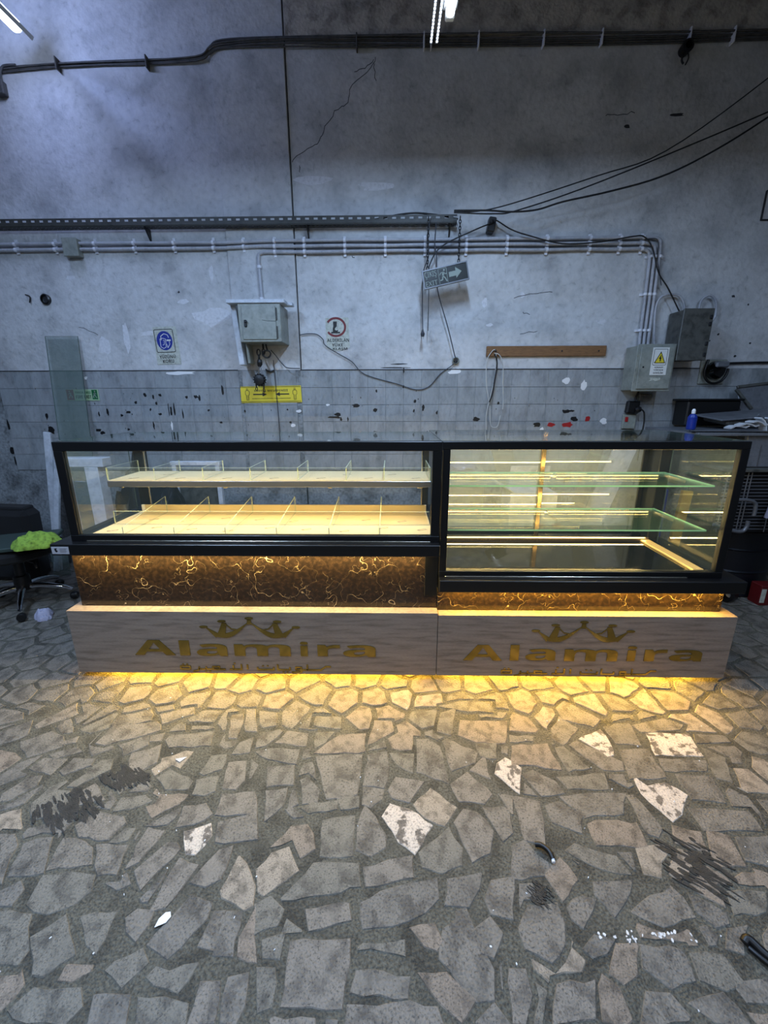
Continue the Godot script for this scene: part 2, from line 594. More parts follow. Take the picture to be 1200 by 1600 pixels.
	M.sheet = grain("galvanised sheet", Color(0.50, 0.51, 0.53), 0.38, faint, Vector3.ONE * 2.0, cloudy, Vector3.ONE * 1.2)
	M.sheet.metallic = 0.35
	M.drum = flat("dark blue drum", Color(0.03, 0.04, 0.075), 0.4)
	M.blue = flat("blue plastic", Color(0.05, 0.16, 0.50), 0.35)
	M.red_box = flat("red carton", Color(0.33, 0.035, 0.045), 0.5)
	M.paint_black = flat("black paint", Color(0.03, 0.03, 0.035), 0.5)
	M.paint_red = flat("red paint", Color(0.60, 0.08, 0.09), 0.5)
	M.paint_white = flat("white paint", Color(0.86, 0.86, 0.86), 0.6)
	M.filler = grain("pale filler", Color(0.825, 0.825, 0.835), 0.85, faint, Vector3.ONE * 2.0, null, Vector3.ONE)
	M.paper = flat("white scrap", Color(0.90, 0.92, 0.95), 0.6)
	M.gold_lit_trim = flat("trim tinted by led glow", Color(0.84, 0.74, 0.50), 0.35, 0.25)  # gold of the led glow put into the trim colour
	M.strip_pale = flat("bright cut steel", Color(0.78, 0.79, 0.80), 0.35, 0.2)
	M.wire = flat("grey wire", Color(0.42, 0.43, 0.45), 0.4, 0.5)
	M.yellow_wood = flat("yellow batten", Color(0.66, 0.52, 0.14), 0.6)
	M.wrap = flat("pale plastic wrap", Color(0.50, 0.50, 0.57), 0.25)


# a hanging LED batten along z: housing, end caps, tube, suspension rods and its own light
# brown stone: small flecks, and pale veins that branch in patches
func marble_texture() -> ImageTexture:
	var w := 2048
	var h := 512
	var im := Image.create(w, h, false, Image.FORMAT_RGB8)
	var ridge := noise(FastNoiseLite.TYPE_SIMPLEX_SMOOTH, 0.0040, 3, 91, 22.0)
	var fine := noise(FastNoiseLite.TYPE_SIMPLEX_SMOOTH, 0.0095, 3, 95, 14.0)
	var mask := noise(FastNoiseLite.TYPE_SIMPLEX_SMOOTH, 0.006, 2, 92)
	var fleck := noise(FastNoiseLite.TYPE_SIMPLEX_SMOOTH, 0.035, 4, 93, 16.0)
	var dark := Color(0.105, 0.08, 0.066)
	var mid := Color(0.165, 0.125, 0.098)
	var pale := Color(0.95, 0.86, 0.70)
	for y in h:
		for x in w:
			var f := clampf(fleck.get_noise_2d(x, y) * 1.3 + 0.45, 0.0, 1.0)
			var c := dark.lerp(mid, f)
			var m := smoothstep(-0.25, 0.35, mask.get_noise_2d(x, y))
			var v := (1.0 - smoothstep(0.002, 0.013, absf(ridge.get_noise_2d(x, y)))) * (0.2 + 0.55 * m)
			v = maxf(v, (1.0 - smoothstep(0.003, 0.022, absf(fine.get_noise_2d(x, y)))) * 0.45 * m)
			im.set_pixel(x, y, c.lerp(pale, v))
	return ImageTexture.create_from_image(im)


func bare_tube(c: Vector3, len: float, energy: float) -> void:
	# a bare tube close to the wall: it shines all round, save the wedge darkened by an unseen rail
	var t := thing("tube_lamp", "bare bright tube lamp whose rounded end shows in the top left corner", "lamp", c)
	var z0 := c.z - len * 0.5
	var z1 := c.z + len * 0.5
	obj("tube_light", Sh.new().lathe([Vector2(0, z0), Vector2(0.022, z0 + 0.005), Vector2(0.036, z0 + 0.026), Vector2(0.036, z1 - 0.026), Vector2(0.022, z1 - 0.005), Vector2(0, z1)], Vector3(c.x, c.y, 0), 16, Basis(Vector3.RIGHT, PI / 2)), M.glow_bare, t)
	var r := Vector3(0.080, -0.050, 0)
	obj("unseen_shade_rail", Sh.new().box(c + r, Vector3(0.014, 0.026, len), 0.003, Basis(Vector3.BACK, -0.56)), M.sign_white, t)  # unseen rail, placed to shade a wedge of the upper left wall
	for z in [z0 + 0.30, z1 - 0.25]:
		obj("clip_arm", Sh.new().tube([Vector3(c.x, c.y, z), Vector3(c.x, c.y, z) + r], 0.006, 6), M.sign_white, t)
		obj("hanger_rod", Sh.new().tube([Vector3(c.x, c.y, z) + r, Vector3(c.x + r.x, 4.7, z)], 0.004, 6), M.steel, t)
	for a in [-90.0, 18.0, 126.0]:
		var d := Vector3(cos(deg_to_rad(a)), sin(deg_to_rad(a)), 0)
		area_light(c + d * 0.038, Vector3(0, 0, 1), d, Vector2(len - 0.03, 0.03), Color(0.62, 0.72, 1.0), energy, t)


func led_batten(c: Vector3, len: float, energy: float, label: String, rows: bool) -> void:
	var t := thing("led_batten", label, "lamp", c, "tube lamps hanging in the hall")
	var z0 := c.z - len * 0.5
	var z1 := c.z + len * 0.5
	obj("housing", Sh.new().bx(c.x - 0.035, c.x + 0.035, c.y + 0.012, c.y + 0.05, z0, z1, 0.006), M.sign_white, t)
	obj("tube_light", Sh.new().tube([Vector3(c.x, c.y - 0.012, z0 + 0.03), Vector3(c.x, c.y - 0.012, z1 - 0.03)], 0.021, 14), M.glow_white, t)
	for z in [z0 + 0.015, z1 - 0.015]:
		obj("end_cap", Sh.new().bx(c.x - 0.022, c.x + 0.022, c.y - 0.032, c.y + 0.014, z - 0.015, z + 0.015, 0.005), M.sign_white, t)
	for z in [z0 + 0.2, z1 - 0.2]:
		obj("hanger_rod", Sh.new().tube([Vector3(c.x, c.y + 0.05, z), Vector3(c.x, 4.7, z)], 0.004, 6), M.steel, t)
	if rows:
		for dx in [-0.075, -0.045]:
			var rail := obj("diode_rail", Sh.new().bx(c.x + dx - 0.006, c.x + dx + 0.006, c.y - 0.006, c.y, z0 - 0.16, z1, 0.001), M.sign_white, t)
			var d := Sh.new()
			for k in 60:
				d.bx(c.x + dx - 0.004, c.x + dx + 0.004, c.y - 0.009, c.y - 0.006, z0 - 0.15 + k * 0.021, z0 - 0.142 + k * 0.021, 0.0)
			obj("diodes", d, M.glow_dot, rail).set_meta("kind", "stuff")
		obj("cross_bracket", Sh.new().bx(c.x - 0.085, c.x + 0.03, c.y, c.y + 0.012, c.z - 0.02, c.z + 0.02, 0.002), M.sign_white, t)
	area_light(Vector3(c.x, c.y - 0.036, c.z), Vector3(0, 0, 1), Vector3(0, -1, 0), Vector2(len - 0.06, 0.03), Color(0.70, 0.83, 1.0) if c.z < 0 else Color(0.86, 0.91, 1.0), energy, t)


# ---------------------------------------------------------------- room
func shell() -> void:
	var w := struct_node("wall_back")
	# plaster above, grey paint below 1.755 m; an expansion joint runs up beside a shallow pier
	for s in [[-5.0, -1.302, WALL], [-1.302, -0.772, WALL + 0.012], [-0.762, 5.0, WALL]]:
		obj("plaster_panel", Sh.new().bx(s[0], s[1], 1.755, 4.7, -4.0, s[2], 0.002), M.plaster, w)
		obj("grey_panel", Sh.new().bx(s[0], s[1], 0.0, 1.755, -4.0, s[2] - 0.001, 0.002), M.grey_plaster, w)
	obj("joint_backing", Sh.new().bx(-0.80, -0.73, 0.0, 4.7, -4.02, WALL - 0.03, 0.0), M.joint, w)
	var tile_mesh := []
	for k in 3:
		var m := Sh.new().box(Vector3.ZERO, Vector3(0.1512, 0.1400, 0.010), 0.0012).mesh()
		m.surface_set_material(0, M["tile_%d" % k])
		tile_mesh.append(m)
	var n := 0
	for col in 46:
		var x := -3.32 + col * 0.152
		if absf(x + 0.766) < 0.07: x += 0.03 if x > -0.766 else -0.02
		for row in 6:
			var t := MeshInstance3D.new()
			t.mesh = tile_mesh[rng.randi() % 3]
			t.name = "tile" if n == 0 else "tile_%03d" % n
			n += 1
			w.add_child(t)
			var pier := 0.012 if x > -1.31 and x < -0.75 else 0.0
			t.position = Vector3(x, 1.755 - 0.071 - row * 0.142, WALL + 0.001 + pier + rng.randf_range(0, 0.0015))
			t.rotation = Vector3(rng.randf_range(-0.006, 0.006), rng.randf_range(-0.006, 0.006), rng.randf_range(-0.003, 0.003))
	obj("tile_cap", Sh.new().bx(-5.0, 2.60, 1.753, 1.760, WALL, WALL + 0.011, 0.001), M.joint, w)
	# black, red and white paint that flew onto the tiles
	var splat := [[-3.01,1.260,0.077,0.077],[-3.03,1.382,0.033,0.066],[-3.41,1.080,0.055,0.077],[-3.39,1.300,0.022,0.121],[-3.41,0.988,0.017,0.121],[-2.13,1.558,0.033,0.044],[-2.22,1.494,0.027,0.033],[-2.00,1.557,0.033,0.027],[-1.77,1.536,0.027,0.033],[-2.04,1.488,0.022,0.027],[-2.10,1.434,0.017,0.033],[-2.02,1.396,0.049,0.022],[-1.92,1.423,0.022,0.088],[-1.89,1.429,0.017,0.132],[-1.94,1.434,0.011,0.110],[-1.82,1.390,0.017,0.099],[-2.30,1.413,0.044,0.027],[-2.36,1.386,0.033,0.022],[-2.56,1.397,0.017,0.049],[-2.48,1.414,0.022,0.077],[-2.59,1.260,0.066,0.027],[-2.56,1.237,0.055,0.033],[-2.29,1.226,0.033,0.027],[-2.03,1.237,0.033,0.022],[-1.92,1.203,0.022,0.077],[-1.90,1.198,0.017,0.066],[-2.32,1.265,0.027,0.022],[-2.09,1.298,0.017,0.077],[-1.45,1.593,0.027,0.099],[-1.59,1.428,0.022,0.022],[-1.69,1.541,0.044,0.033],[-1.66,1.530,0.022,0.055],[-1.49,1.324,0.027,0.022],[-0.88,1.323,0.027,0.022],[-0.90,1.432,0.017,0.022],[-1.27,1.422,0.022,0.022],[-2.06,1.542,0.022,0.044],[-0.47,1.388,0.066,0.033],[-0.49,1.366,0.132,0.022],[-0.44,1.350,0.022,0.033],[-0.31,1.463,0.066,0.033],[-0.14,1.425,0.038,0.049],[-0.13,1.584,0.022,0.033],[0.10,1.748,0.022,0.055],[0.10,1.620,0.017,0.033],[0.20,1.499,0.033,0.027],[0.27,1.445,0.027,0.066],[0.19,1.419,0.017,0.033],[0.39,1.402,0.022,0.044],[-0.15,1.234,0.044,0.033],[-0.30,1.196,0.066,0.027],[-0.38,1.350,0.017,0.044],[0.73,1.348,0.066,0.044],[0.28,1.228,0.022,0.044],[0.31,1.234,0.017,0.033],[0.91,1.222,0.022,0.033],[0.91,1.481,0.022,0.033],[1.26,1.298,0.088,0.044],[1.57,1.346,0.077,0.049],[1.49,1.410,0.077,0.038],[1.54,1.416,0.055,0.022]]
	var sp := Sh.new()
	for s in splat:
		blot(sp, s[0], s[1], s[2], s[3])
	for k in 55:
		var r := rng.randf_range(0.003, 0.009)
		blot(sp, rng.randf_range(-3.2, 1.9), rng.randf_range(1.15, 1.62), r, r * rng.randf_range(1.0, 3.0))
	obj("black_paint_spatter", sp, M.paint_black, w).set_meta("kind", "stuff")
	var rd := Sh.new()
	for s in [[1.377, 1.298, 0.075, 0.055], [1.519, 1.300, 0.105, 0.05], [1.683, 1.346, 0.055, 0.06]]:
		blot(rd, s[0], s[1], s[2], s[3])
	obj("red_paint_spatter", rd, M.paint_red, w).set_meta("kind", "stuff")
	var wh := Sh.new()
	for s in [[-2.62, 1.70, 0.03, 0.03], [-1.80, 1.737, 0.30, 0.035], [-1.93, 1.29, 0.02, 0.09], [1.82, 1.33, 0.07, 0.06], [0.53, 1.74, 0.13, 0.05], [-0.86, 1.30, 0.05, 0.03], [-0.80, 1.42, 0.05, 0.03], [-0.55, 1.47, 0.04, 0.02], [1.62, 1.62, 0.05, 0.12], [1.47, 1.66, 0.08, 0.06], [1.30, 1.25, 0.04, 0.08]]:
		blot(wh, s[0], s[1], s[2], s[3])
	obj("white_paint_spatter", wh, M.paint_white, w).set_meta("kind", "stuff")
	# cracks, knocks and holes in the plaster
	var ck := Sh.new()
	for c in [[-0.128, 3.867, -0.150, 3.80, -0.292, 3.70, -0.330, 3.60, -0.42, 3.55, -0.511, 3.431, -0.55, 3.36, -0.66, 3.31, -0.757, 3.24], [-0.13, 3.85, -0.20, 3.80, -0.27, 3.78], [-0.70, 3.22, -0.705, 3.18], [-0.12, 3.72, -0.13, 3.83], [0.98, 2.30, 1.15, 2.335, 1.28, 2.34], [1.06, 2.19, 1.12, 2.17], [1.55, 3.50, 1.64, 3.505, 1.75, 3.52], [1.06, 2.03, 1.20, 2.05], [-0.30, 2.60, -0.32, 2.61], [-2.6, 2.1, -2.45, 2.04]]:
		var pts := PackedVector2Array()
		for q in smooth(V3(c, 0.0), 4):
			pts.append(Vector2(q.x + rng.randf_range(-0.008, 0.008), q.y + rng.randf_range(-0.008, 0.008)))
		ck.stroke(pts, 0.004, WALL, WALL + 0.0008)
	for s in [[1.714, 3.431, 0.045, 0.028], [2.06, 3.50, 0.12, 0.022], [2.72, 2.30, 0.03, 0.025], [2.85, 2.24, 0.015, 0.02], [2.66, 2.02, 0.02, 0.02], [2.93, 1.95, 0.02, 0.02], [2.60, 1.97, 0.01, 0.015], [2.83, 1.85, 0.025, 0.02], [-1.73, 2.36, 0.02, 0.02], [-0.45, 2.64, 0.03, 0.012], [0.06, 1.80, 0.16, 0.012], [0.02, 1.772, 0.30, 0.010]]:
		blot(ck, s[0], s[1], s[2], s[3])
	obj("plaster_crack", ck, M.joint, w).set_meta("kind", "stuff")
	var pa := Sh.new()
	for s in [[-1.47, 2.18, 0.35, 0.16], [-2.22, 2.02, 0.05, 0.26], [-2.0, 2.05, 0.28, 0.04], [-2.42, 1.95, 0.10, 0.16], [-1.45, 2.5, 0.04, 0.12], [1.05, 2.32, 0.05, 0.05], [-1.7, 2.29, 0.12, 0.05], [1.70, 2.12, 0.11, 0.05], [0.75, 2.26, 0.05, 0.09], [0.80, 2.10, 0.06, 0.03], [-0.60, 3.12, 0.4, 0.06], [-0.1, 3.08, 0.35, 0.07], [-2.6, 2.47, 0.09, 0.04]]:
		blot(pa, s[0], s[1], s[2], s[3], 0.0006)
	obj("filler_patch", pa, M.filler, w).set_meta("kind", "stuff")

	var beam := struct_node("trim_1")
	obj("beam_hook", Sh.new().tube(smooth(V3([0.395, 4.185, 0.41, 4.165, 0.435, 4.15, 0.452, 4.135], WALL + 0.045)), 0.010, 8), M.iron, beam)
	obj("concrete_beam", Sh.new().bx(-0.757, 5.0, 3.965, 4.7, -3.9, WALL + 0.03, 0.004), M.beam, beam)
	for s in [["wall_left", -5.2, -5.0, -4.0, 5.0], ["wall_right", 5.0, 5.2, -4.0, 5.0], ["wall_front", -5.2, 5.2, 5.0, 5.2]]:
		var o := obj(s[0], Sh.new().bx(s[1], s[2], -0.2, 4.9, s[3], s[4], 0.0), M.hall)
		o.set_meta("kind", "structure")
	var c := obj("ceiling", Sh.new().bx(-5.2, 5.2, 4.7, 4.9, -4.0, 5.2, 0.0), M.ceiling)
	c.set_meta("kind", "structure")


# an irregular fleck of thick paint on the wall
func blot(sh: Sh, x: float, y: float, w: float, h: float, th := 0.0012) -> void:
	var poly := PackedVector2Array()
	var pier := 0.012 if x > -1.302 and x < -0.774 else 0.0
	for k in 11:
		var a := TAU * k / 11.0
		var r := rng.randf_range(0.55, 1.1)
		poly.append(Vector2(x + cos(a) * w * 0.5 * r, y + sin(a) * h * 0.5 * r))
	var on_tile := 0.0070 if y < 1.753 and x > -3.4 else 0.0
	sh.prism(poly, WALL + pier + on_tile - 0.002, WALL + pier + on_tile + th)


# ---------------------------------------------------------------- crazy paving
func floor_stones() -> void:
	var f := struct_node("floor")
	obj("mortar_bed", Sh.new().bx(-5.2, 5.2, -0.2, 0.0, -4.0, 5.2, 0.0), M.mortar, f)
	# outlines of the stones nearest the counters' front, in centimetres: tone, then x and z of each corner
	var traced_a := [
		[0,-172,-164,-163,-179,-157,-172,-169,-162],
		[0,-198,-174,-185,-172,-182,-168,-190,-164],
		[0,-185,-159,-176,-167,-171,-158,-179,-152],
		[0,-170,-154,-161,-160,-153,-157,-149,-152,-160,-146,-167,-150],
		[0,-152,-154,-146,-157,-145,-154,-150,-153],
		[0,-151,-147,-142,-151,-139,-149,-147,-145],
		[0,-154,-140,-152,-145,-142,-145,-143,-137],
		[0,-140,-139,-139,-145,-130,-145,-129,-142,-137,-137],
		[0,-131,-132,-126,-144,-122,-145,-120,-140,-128,-132],
		[0,-160,-163,-161,-167,-158,-168,-151,-160,-155,-159],
		[0,-148,-162,-139,-172,-137,-172,-136,-163,-142,-160],
		[0,-135,-154,-134,-163,-114,-167,-110,-162,-130,-153],
		[0,-135,-165,-135,-170,-122,-175,-119,-172,-118,-168,-133,-163],
		[0,-124,-153,-114,-158,-111,-153,-118,-147],
		[0,-114,-144,-115,-148,-105,-153,-102,-144,-106,-139,-111,-140],
		[0,-111,-155,-112,-158,-107,-160,-106,-156],
		[0,-115,-172,-101,-177,-99,-173,-111,-166],
		[0,-104,-156,-103,-159,-84,-161,-82,-153,-100,-152],
		[0,-75,-158,-79,-172,-74,-173,-72,-166,-72,-158],
		[0,-69,-162,-73,-176,-69,-176,-64,-162],
		[0,-70,-149,-69,-155,-64,-158,-63,-150],
		[0,-80,-139,-79,-147,-73,-148,-72,-141,-78,-138],
		[0,-79,-129,-80,-135,-72,-137,-71,-131,-74,-129],
		[0,-68,-132,-70,-144,-63,-145,-61,-136,-63,-132],
		[0,-97,-136,-94,-140,-82,-135,-82,-131,-91,-131],
		[0,-126,-128,-121,-133,-113,-126,-121,-124],
		[0,-113,-133,-114,-137,-107,-138,-105,-134,-108,-129],
		[0,-106,-122,-106,-127,-98,-128,-94,-126,-100,-123],
		[0,-116,-116,-112,-121,-101,-119,-99,-117,-101,-111,-112,-112],
		[0,-153,-125,-155,-128,-151,-136,-146,-136,-145,-132,-150,-126],
		[0,-141,-112,-136,-112,-132,-108,-129,-101,-127,-97],
		[0,-126,-99,-130,-109,-126,-111,-122,-111,-116,-100,-123,-99],
		[0,-115,-101,-117,-111,-109,-110,-105,-108,-102,-103,-108,-102],
		[0,-104,-109,-93,-109,-91,-100,-97,-100],
		[0,-100,-110,-97,-115,-94,-115,-94,-111],
		[0,-89,-102,-89,-115,-83,-114,-86,-104],
		[0,-85,-101,-79,-110,-76,-110,-74,-108,-80,-96],
		[0,-79,-116,-80,-124,-72,-125,-68,-121,-73,-117],
		[0,-90,-116,-81,-123,-81,-120,-83,-117],
		[0,-66,-121,-67,-129,-55,-130,-51,-121]]
	var traced_b := [
		[0,-62,-111,-64,-118,-51,-121,-48,-112,-55,-111],
		[0,-65,-98,-60,-108,-56,-109,-56,-106,-56,-99,-60,-97],
		[2,-54,-96,-52,-106,-44,-97,-43,-92,-45,-91,-53,-94],
		[0,-74,-90,-72,-105,-65,-103,-67,-98,-70,-91],
		[0,-113,-91,-115,-99,-103,-100,-98,-99,-96,-95,-99,-91,-105,-89],
		[0,-122,-91,-125,-94,-121,-97,-118,-95,-118,-91],
		[3,-71,-107,-75,-114,-67,-117,-65,-113,-68,-107],
		[0,-33,-148,-13,-149,-14,-130,-25,-128],
		[0,-11,-134,-10,-149,-2,-151,-1,-142,-3,-133],
		[0,0,-150,10,-150,9,-141,3,-144],
		[0,12,-158,17,-158,22,-154,23,-136,11,-141],
		[0,24,-157,26,-158,38,-151,36,-146,26,-142],
		[0,39,-156,48,-156,46,-148,40,-149],
		[0,34,-142,41,-149,41,-138],
		[3,46,-145,50,-148,55,-143,51,-132,44,-140],
		[0,25,-135,32,-141,40,-131,36,-127,27,-128],
		[0,-1,-132,2,-138,13,-136,7,-127,1,-129],
		[2,9,-126,16,-133,25,-125,20,-118,13,-121],
		[3,-3,-121,0,-126,7,-124,15,-118,8,-108,3,-112],
		[0,24,-119,28,-124,33,-123,37,-116,34,-109,28,-106],
		[0,36,-125,45,-125,44,-116,40,-113],
		[0,43,-131,48,-130,46,-123],
		[0,10,-108,21,-117,25,-110,24,-105,17,-102,11,-104],
		[0,-12,-117,-10,-125,-6,-121,-2,-114,-2,-110,-7,-107,-12,-109],
		[0,-25,-119,-14,-121,-13,-107,-24,-107],
		[0,-53,-142,-42,-143,-40,-134,-50,-133],
		[0,-60,-150,-54,-152,-41,-151,-41,-144,-53,-146],
		[0,-37,-136,-35,-137,-29,-132,-29,-127,-34,-126],
		[0,-47,-119,-50,-131,-42,-132,-42,-125],
		[0,-21,-128,-13,-129,-13,-125,-19,-124],
		[0,-34,-124,-31,-126,-21,-127,-21,-124,-31,-122],
		[2,-45,-102,-41,-107,-36,-109,-31,-102,-40,-95,-42,-96],
		[0,-34,-94,-26,-104,-11,-104,-10,-98,-23,-95],
		[0,-9,-103,7,-107,7,-101,-8,-98],
		[0,-9,-93,-3,-96,15,-100,15,-95,10,-91,1,-88,-8,-87],
		[0,-26,-91,-13,-93,-12,-89,-24,-86],
		[0,19,-100,30,-102,28,-98,24,-93,17,-93],
		[0,30,-95,33,-100,40,-101,37,-90,31,-91],
		[1,-34,-150,-24,-160,-12,-161,-12,-151,-15,-150],
		[1,-10,-155,-8,-169,0,-169,1,-163]]
	var traced_c := [
		[0,-34,-153,-35,-161,-27,-162,-30,-156],
		[0,-37,-166,-37,-172,-25,-171,-24,-164],
		[0,22,-163,25,-175,33,-179,30,-170,28,-161],
		[1,32,-161,34,-170,56,-170,52,-157,39,-157],
		[0,25,-180,35,-183,52,-183,51,-176,35,-177],
		[0,-11,-133,-3,-132,-4,-128,-8,-125,-11,-126],
		[0,-53,-155,-49,-162,-39,-161,-39,-154],
		[0,-42,-92,-38,-94,-33,-91,-34,-87,-40,-85],
		[1,55,-155,71,-156,72,-143,58,-145,52,-145],
		[0,74,-154,78,-155,84,-144,75,-142],
		[0,77,-166,83,-173,89,-166,78,-156,75,-159],
		[3,87,-159,99,-165,100,-162,98,-151,95,-150,93,-154],
		[0,102,-167,115,-170,113,-156,103,-157],
		[3,120,-163,139,-163,137,-151,117,-151],
		[0,102,-153,115,-154,114,-140,99,-139],
		[0,117,-149,136,-148,133,-143,116,-143],
		[0,81,-156,85,-158,100,-147,98,-143,90,-143],
		[0,69,-139,89,-141,87,-134,72,-134],
		[0,55,-140,60,-142,67,-137,69,-132,60,-131],
		[3,101,-140,104,-135,112,-137,117,-132,110,-124,105,-121,103,-125,100,-132],
		[0,119,-141,133,-140,130,-129,118,-130],
		[0,114,-126,136,-125,135,-118,114,-118],
		[1,115,-117,121,-116,119,-106,110,-106,112,-112],
		[0,124,-115,135,-116,127,-106,121,-108],
		[1,104,-119,112,-117,110,-110,101,-113],
		[1,73,-119,77,-121,91,-120,90,-112,73,-112],
		[0,67,-130,75,-131,93,-132,88,-124,73,-122],
		[0,93,-131,96,-131,99,-118,96,-115,93,-116],
		[0,60,-126,66,-128,72,-123,69,-116,60,-120],
		[0,48,-130,58,-128,54,-112,48,-113],
		[0,61,-110,65,-112,77,-108,79,-103,71,-104],
		[2,86,-111,98,-112,92,-107,89,-102,84,-103],
		[1,51,-102,58,-107,61,-101,54,-95],
		[0,43,-111,48,-113,50,-108,54,-105,50,-102,40,-101],
		[0,55,-93,61,-96,64,-95,57,-88,55,-90],
		[0,66,-100,79,-101,72,-94,68,-91,65,-97],
		[0,74,-92,79,-95,90,-99,92,-96,92,-91,81,-89],
		[0,142,-163,155,-162,155,-159,140,-158],
		[0,84,-179,90,-184,102,-172,97,-167,84,-172],
		[0,95,-97,102,-92,101,-90,97,-89,94,-93]]
	var traced_d := [
		[0,107,-98,119,-98,115,-93,105,-92],
		[0,140,-155,146,-150,140,-138,135,-140],
		[0,116,-168,133,-173,140,-169,137,-166,118,-164],
		[0,-120,-89,-110,-88,-104,-80,-104,-77,-109,-77],
		[0,-105,-83,-99,-88,-90,-79,-95,-75,-98,-75],
		[0,-94,-88,-84,-90,-84,-83,-84,-80,-88,-82],
		[0,-80,-88,-78,-90,-73,-90,-73,-86,-74,-83,-78,-85],
		[0,-70,-82,-63,-94,-56,-92,-56,-88,-63,-79],
		[0,-55,-82,-54,-90,-51,-90,-50,-81],
		[0,-50,-80,-50,-90,-46,-90,-45,-80],
		[1,-43,-80,-44,-84,-42,-91,-38,-79,-40,-79],
		[1,-90,-74,-90,-77,-83,-77,-83,-76,-86,-74],
		[0,-98,-68,-95,-72,-83,-72,-80,-69,-82,-66,-92,-66],
		[0,-66,-75,-65,-77,-61,-76,-54,-78,-57,-72],
		[0,-76,-66,-78,-71,-69,-71,-67,-66],
		[0,-66,-71,-53,-70,-52,-66,-64,-66],
		[0,-51,-66,-51,-74,-46,-74,-45,-67],
		[0,-43,-67,-44,-75,-39,-76,-38,-70,-39,-67],
		[0,-78,-76,-77,-78,-71,-81,-68,-78,-72,-73],
		[0,-28,-70,-29,-83,-12,-84,-12,-79,-13,-70],
		[0,-10,-73,-9,-77,5,-76,4,-72],
		[0,-9,-82,-8,-83,4,-84,4,-81],
		[1,6,-87,13,-88,15,-84,13,-82,10,-83],
		[0,16,-87,20,-89,20,-91,23,-92,24,-89,26,-83,28,-78,27,-72,22,-72,16,-78,14,-80],
		[1,8,-77,15,-77,22,-72,18,-68,13,-71],
		[0,25,-87,30,-90,33,-86,29,-81,26,-82],
		[0,-37,-77,-32,-77,-31,-70,-34,-69],
		[0,-11,-70,5,-71,12,-70,13,-67,-11,-67],
		[0,22,-68,27,-71,30,-68,28,-68],
		[1,56,-75,58,-77,61,-75,61,-69,59,-68,54,-69],
		[1,60,-78,65,-84,71,-84,67,-78,63,-76],
		[0,55,-83,60,-86,65,-85,61,-82,57,-81],
		[0,41,-68,45,-75,55,-76,52,-69],
		[0,68,-74,74,-74,76,-70,75,-69,63,-68],
		[0,33,-78,37,-78,37,-73,34,-68,31,-68],
		[0,78,-72,88,-74,90,-69,82,-69],
		[0,92,-77,102,-77,98,-73,93,-73],
		[0,72,-84,83,-83,82,-77,75,-75,70,-79],
		[0,85,-82,94,-82,95,-77,89,-75,84,-77],
		[0,100,-88,106,-89,102,-85,100,-83,96,-84]]
	var traced_e := [
		[0,38,-87,43,-93,52,-94,52,-89,50,-84,45,-80,39,-83]]
	var polys := []
	for s in traced_a + traced_b + traced_c + traced_d + traced_e:
		var p := PackedVector2Array()
		for i in range(1, s.size(), 2):
			p.append(Vector2(s[i], s[i + 1]) * 0.01)
		var fat := Geometry2D.offset_polygon(p, 0.007, Geometry2D.JOIN_MITER)
		polys.append([s[0], fat[0] if fat.size() else p])
	var fixed := []
	for q in polys:
		var grown := Geometry2D.offset_polygon(q[1], 0.011, Geometry2D.JOIN_MITER)
		var box := Rect2(q[1][0], Vector2.ZERO)
		for pt in q[1]: box = box.expand(pt)
		fixed.append([box.grow(0.02), grown[0] if grown.size() else q[1]])
	# the rest of the paving: cells around scattered points
	var seeds := []
	for i in range(-26, 27):
		for j in range(-26, 8):
			var sx := i * 0.158 + (0.07 if j % 2 else 0.0) + rng.randf_range(-0.05, 0.05)
			var sz := j * 0.142 + rng.randf_range(-0.045, 0.045)
			seeds.append(Vector2(sx, sz))
	var grid := {}
	for s in seeds:
		var key := Vector2i(floori(s.x / 0.3), floori(s.y / 0.3))
		if not grid.has(key): grid[key] = []
		grid[key].append(s)
	var rest := []
	for s in seeds:
		# nothing where the counters' plinths stand, nor far outside the view
		if s.x > -1.66 and s.x < 1.74 and s.y < -2.2 and s.y > -3.0: continue
		if s.y > 0.1 or s.y < -3.68 or absf(s.x) > 0.75 - s.y * 1.12: continue
		var cellp := PackedVector2Array([s + Vector2(-0.2, -0.2), s + Vector2(0.2, -0.2), s + Vector2(0.2, 0.2), s + Vector2(-0.2, 0.2)])
		var key := Vector2i(floori(s.x / 0.3), floori(s.y / 0.3))
		for a in range(-2, 3):
			for b in range(-2, 3):
				for o in grid.get(key + Vector2i(a, b), []):
					if o == s: continue
					cellp = half(cellp, (s + o) * 0.5, (o - s).normalized())
		if cellp.size() < 3: continue
		var in_ := Geometry2D.offset_polygon(cellp, -rng.randf_range(0.007, 0.014), Geometry2D.JOIN_MITER)
		if in_.is_empty(): continue
		var left := [in_[0]]
		var r := Rect2(s - Vector2(0.2, 0.2), Vector2(0.4, 0.4))
		for q in fixed:
			if not r.intersects(q[0]): continue
			var nxt := []
			for piece in left:
				for c in Geometry2D.clip_polygons(piece, q[1]):
					if not Geometry2D.is_polygon_clockwise(c): nxt.append(c)
			left = nxt
		for piece in left:
			if poly_area(piece) > 0.0013:
				var slim := Geometry2D.offset_polygon(piece, -0.010)
				if slim.is_empty() or poly_area(slim[0]) < 0.0003: continue
				rest.append([[0, 1, 3, 2, 1, 0, 3, 4][rng.randi() % 8], piece])
	# the 300 that show largest are stones of their own, the others one joined part
	var all := polys.duplicate()
	rest.sort_custom(func(a, b): return shows(a[1]) > shows(b[1]))
	var own := mini(rest.size(), 296 - polys.size())
	for i in own: all.append(rest[i])
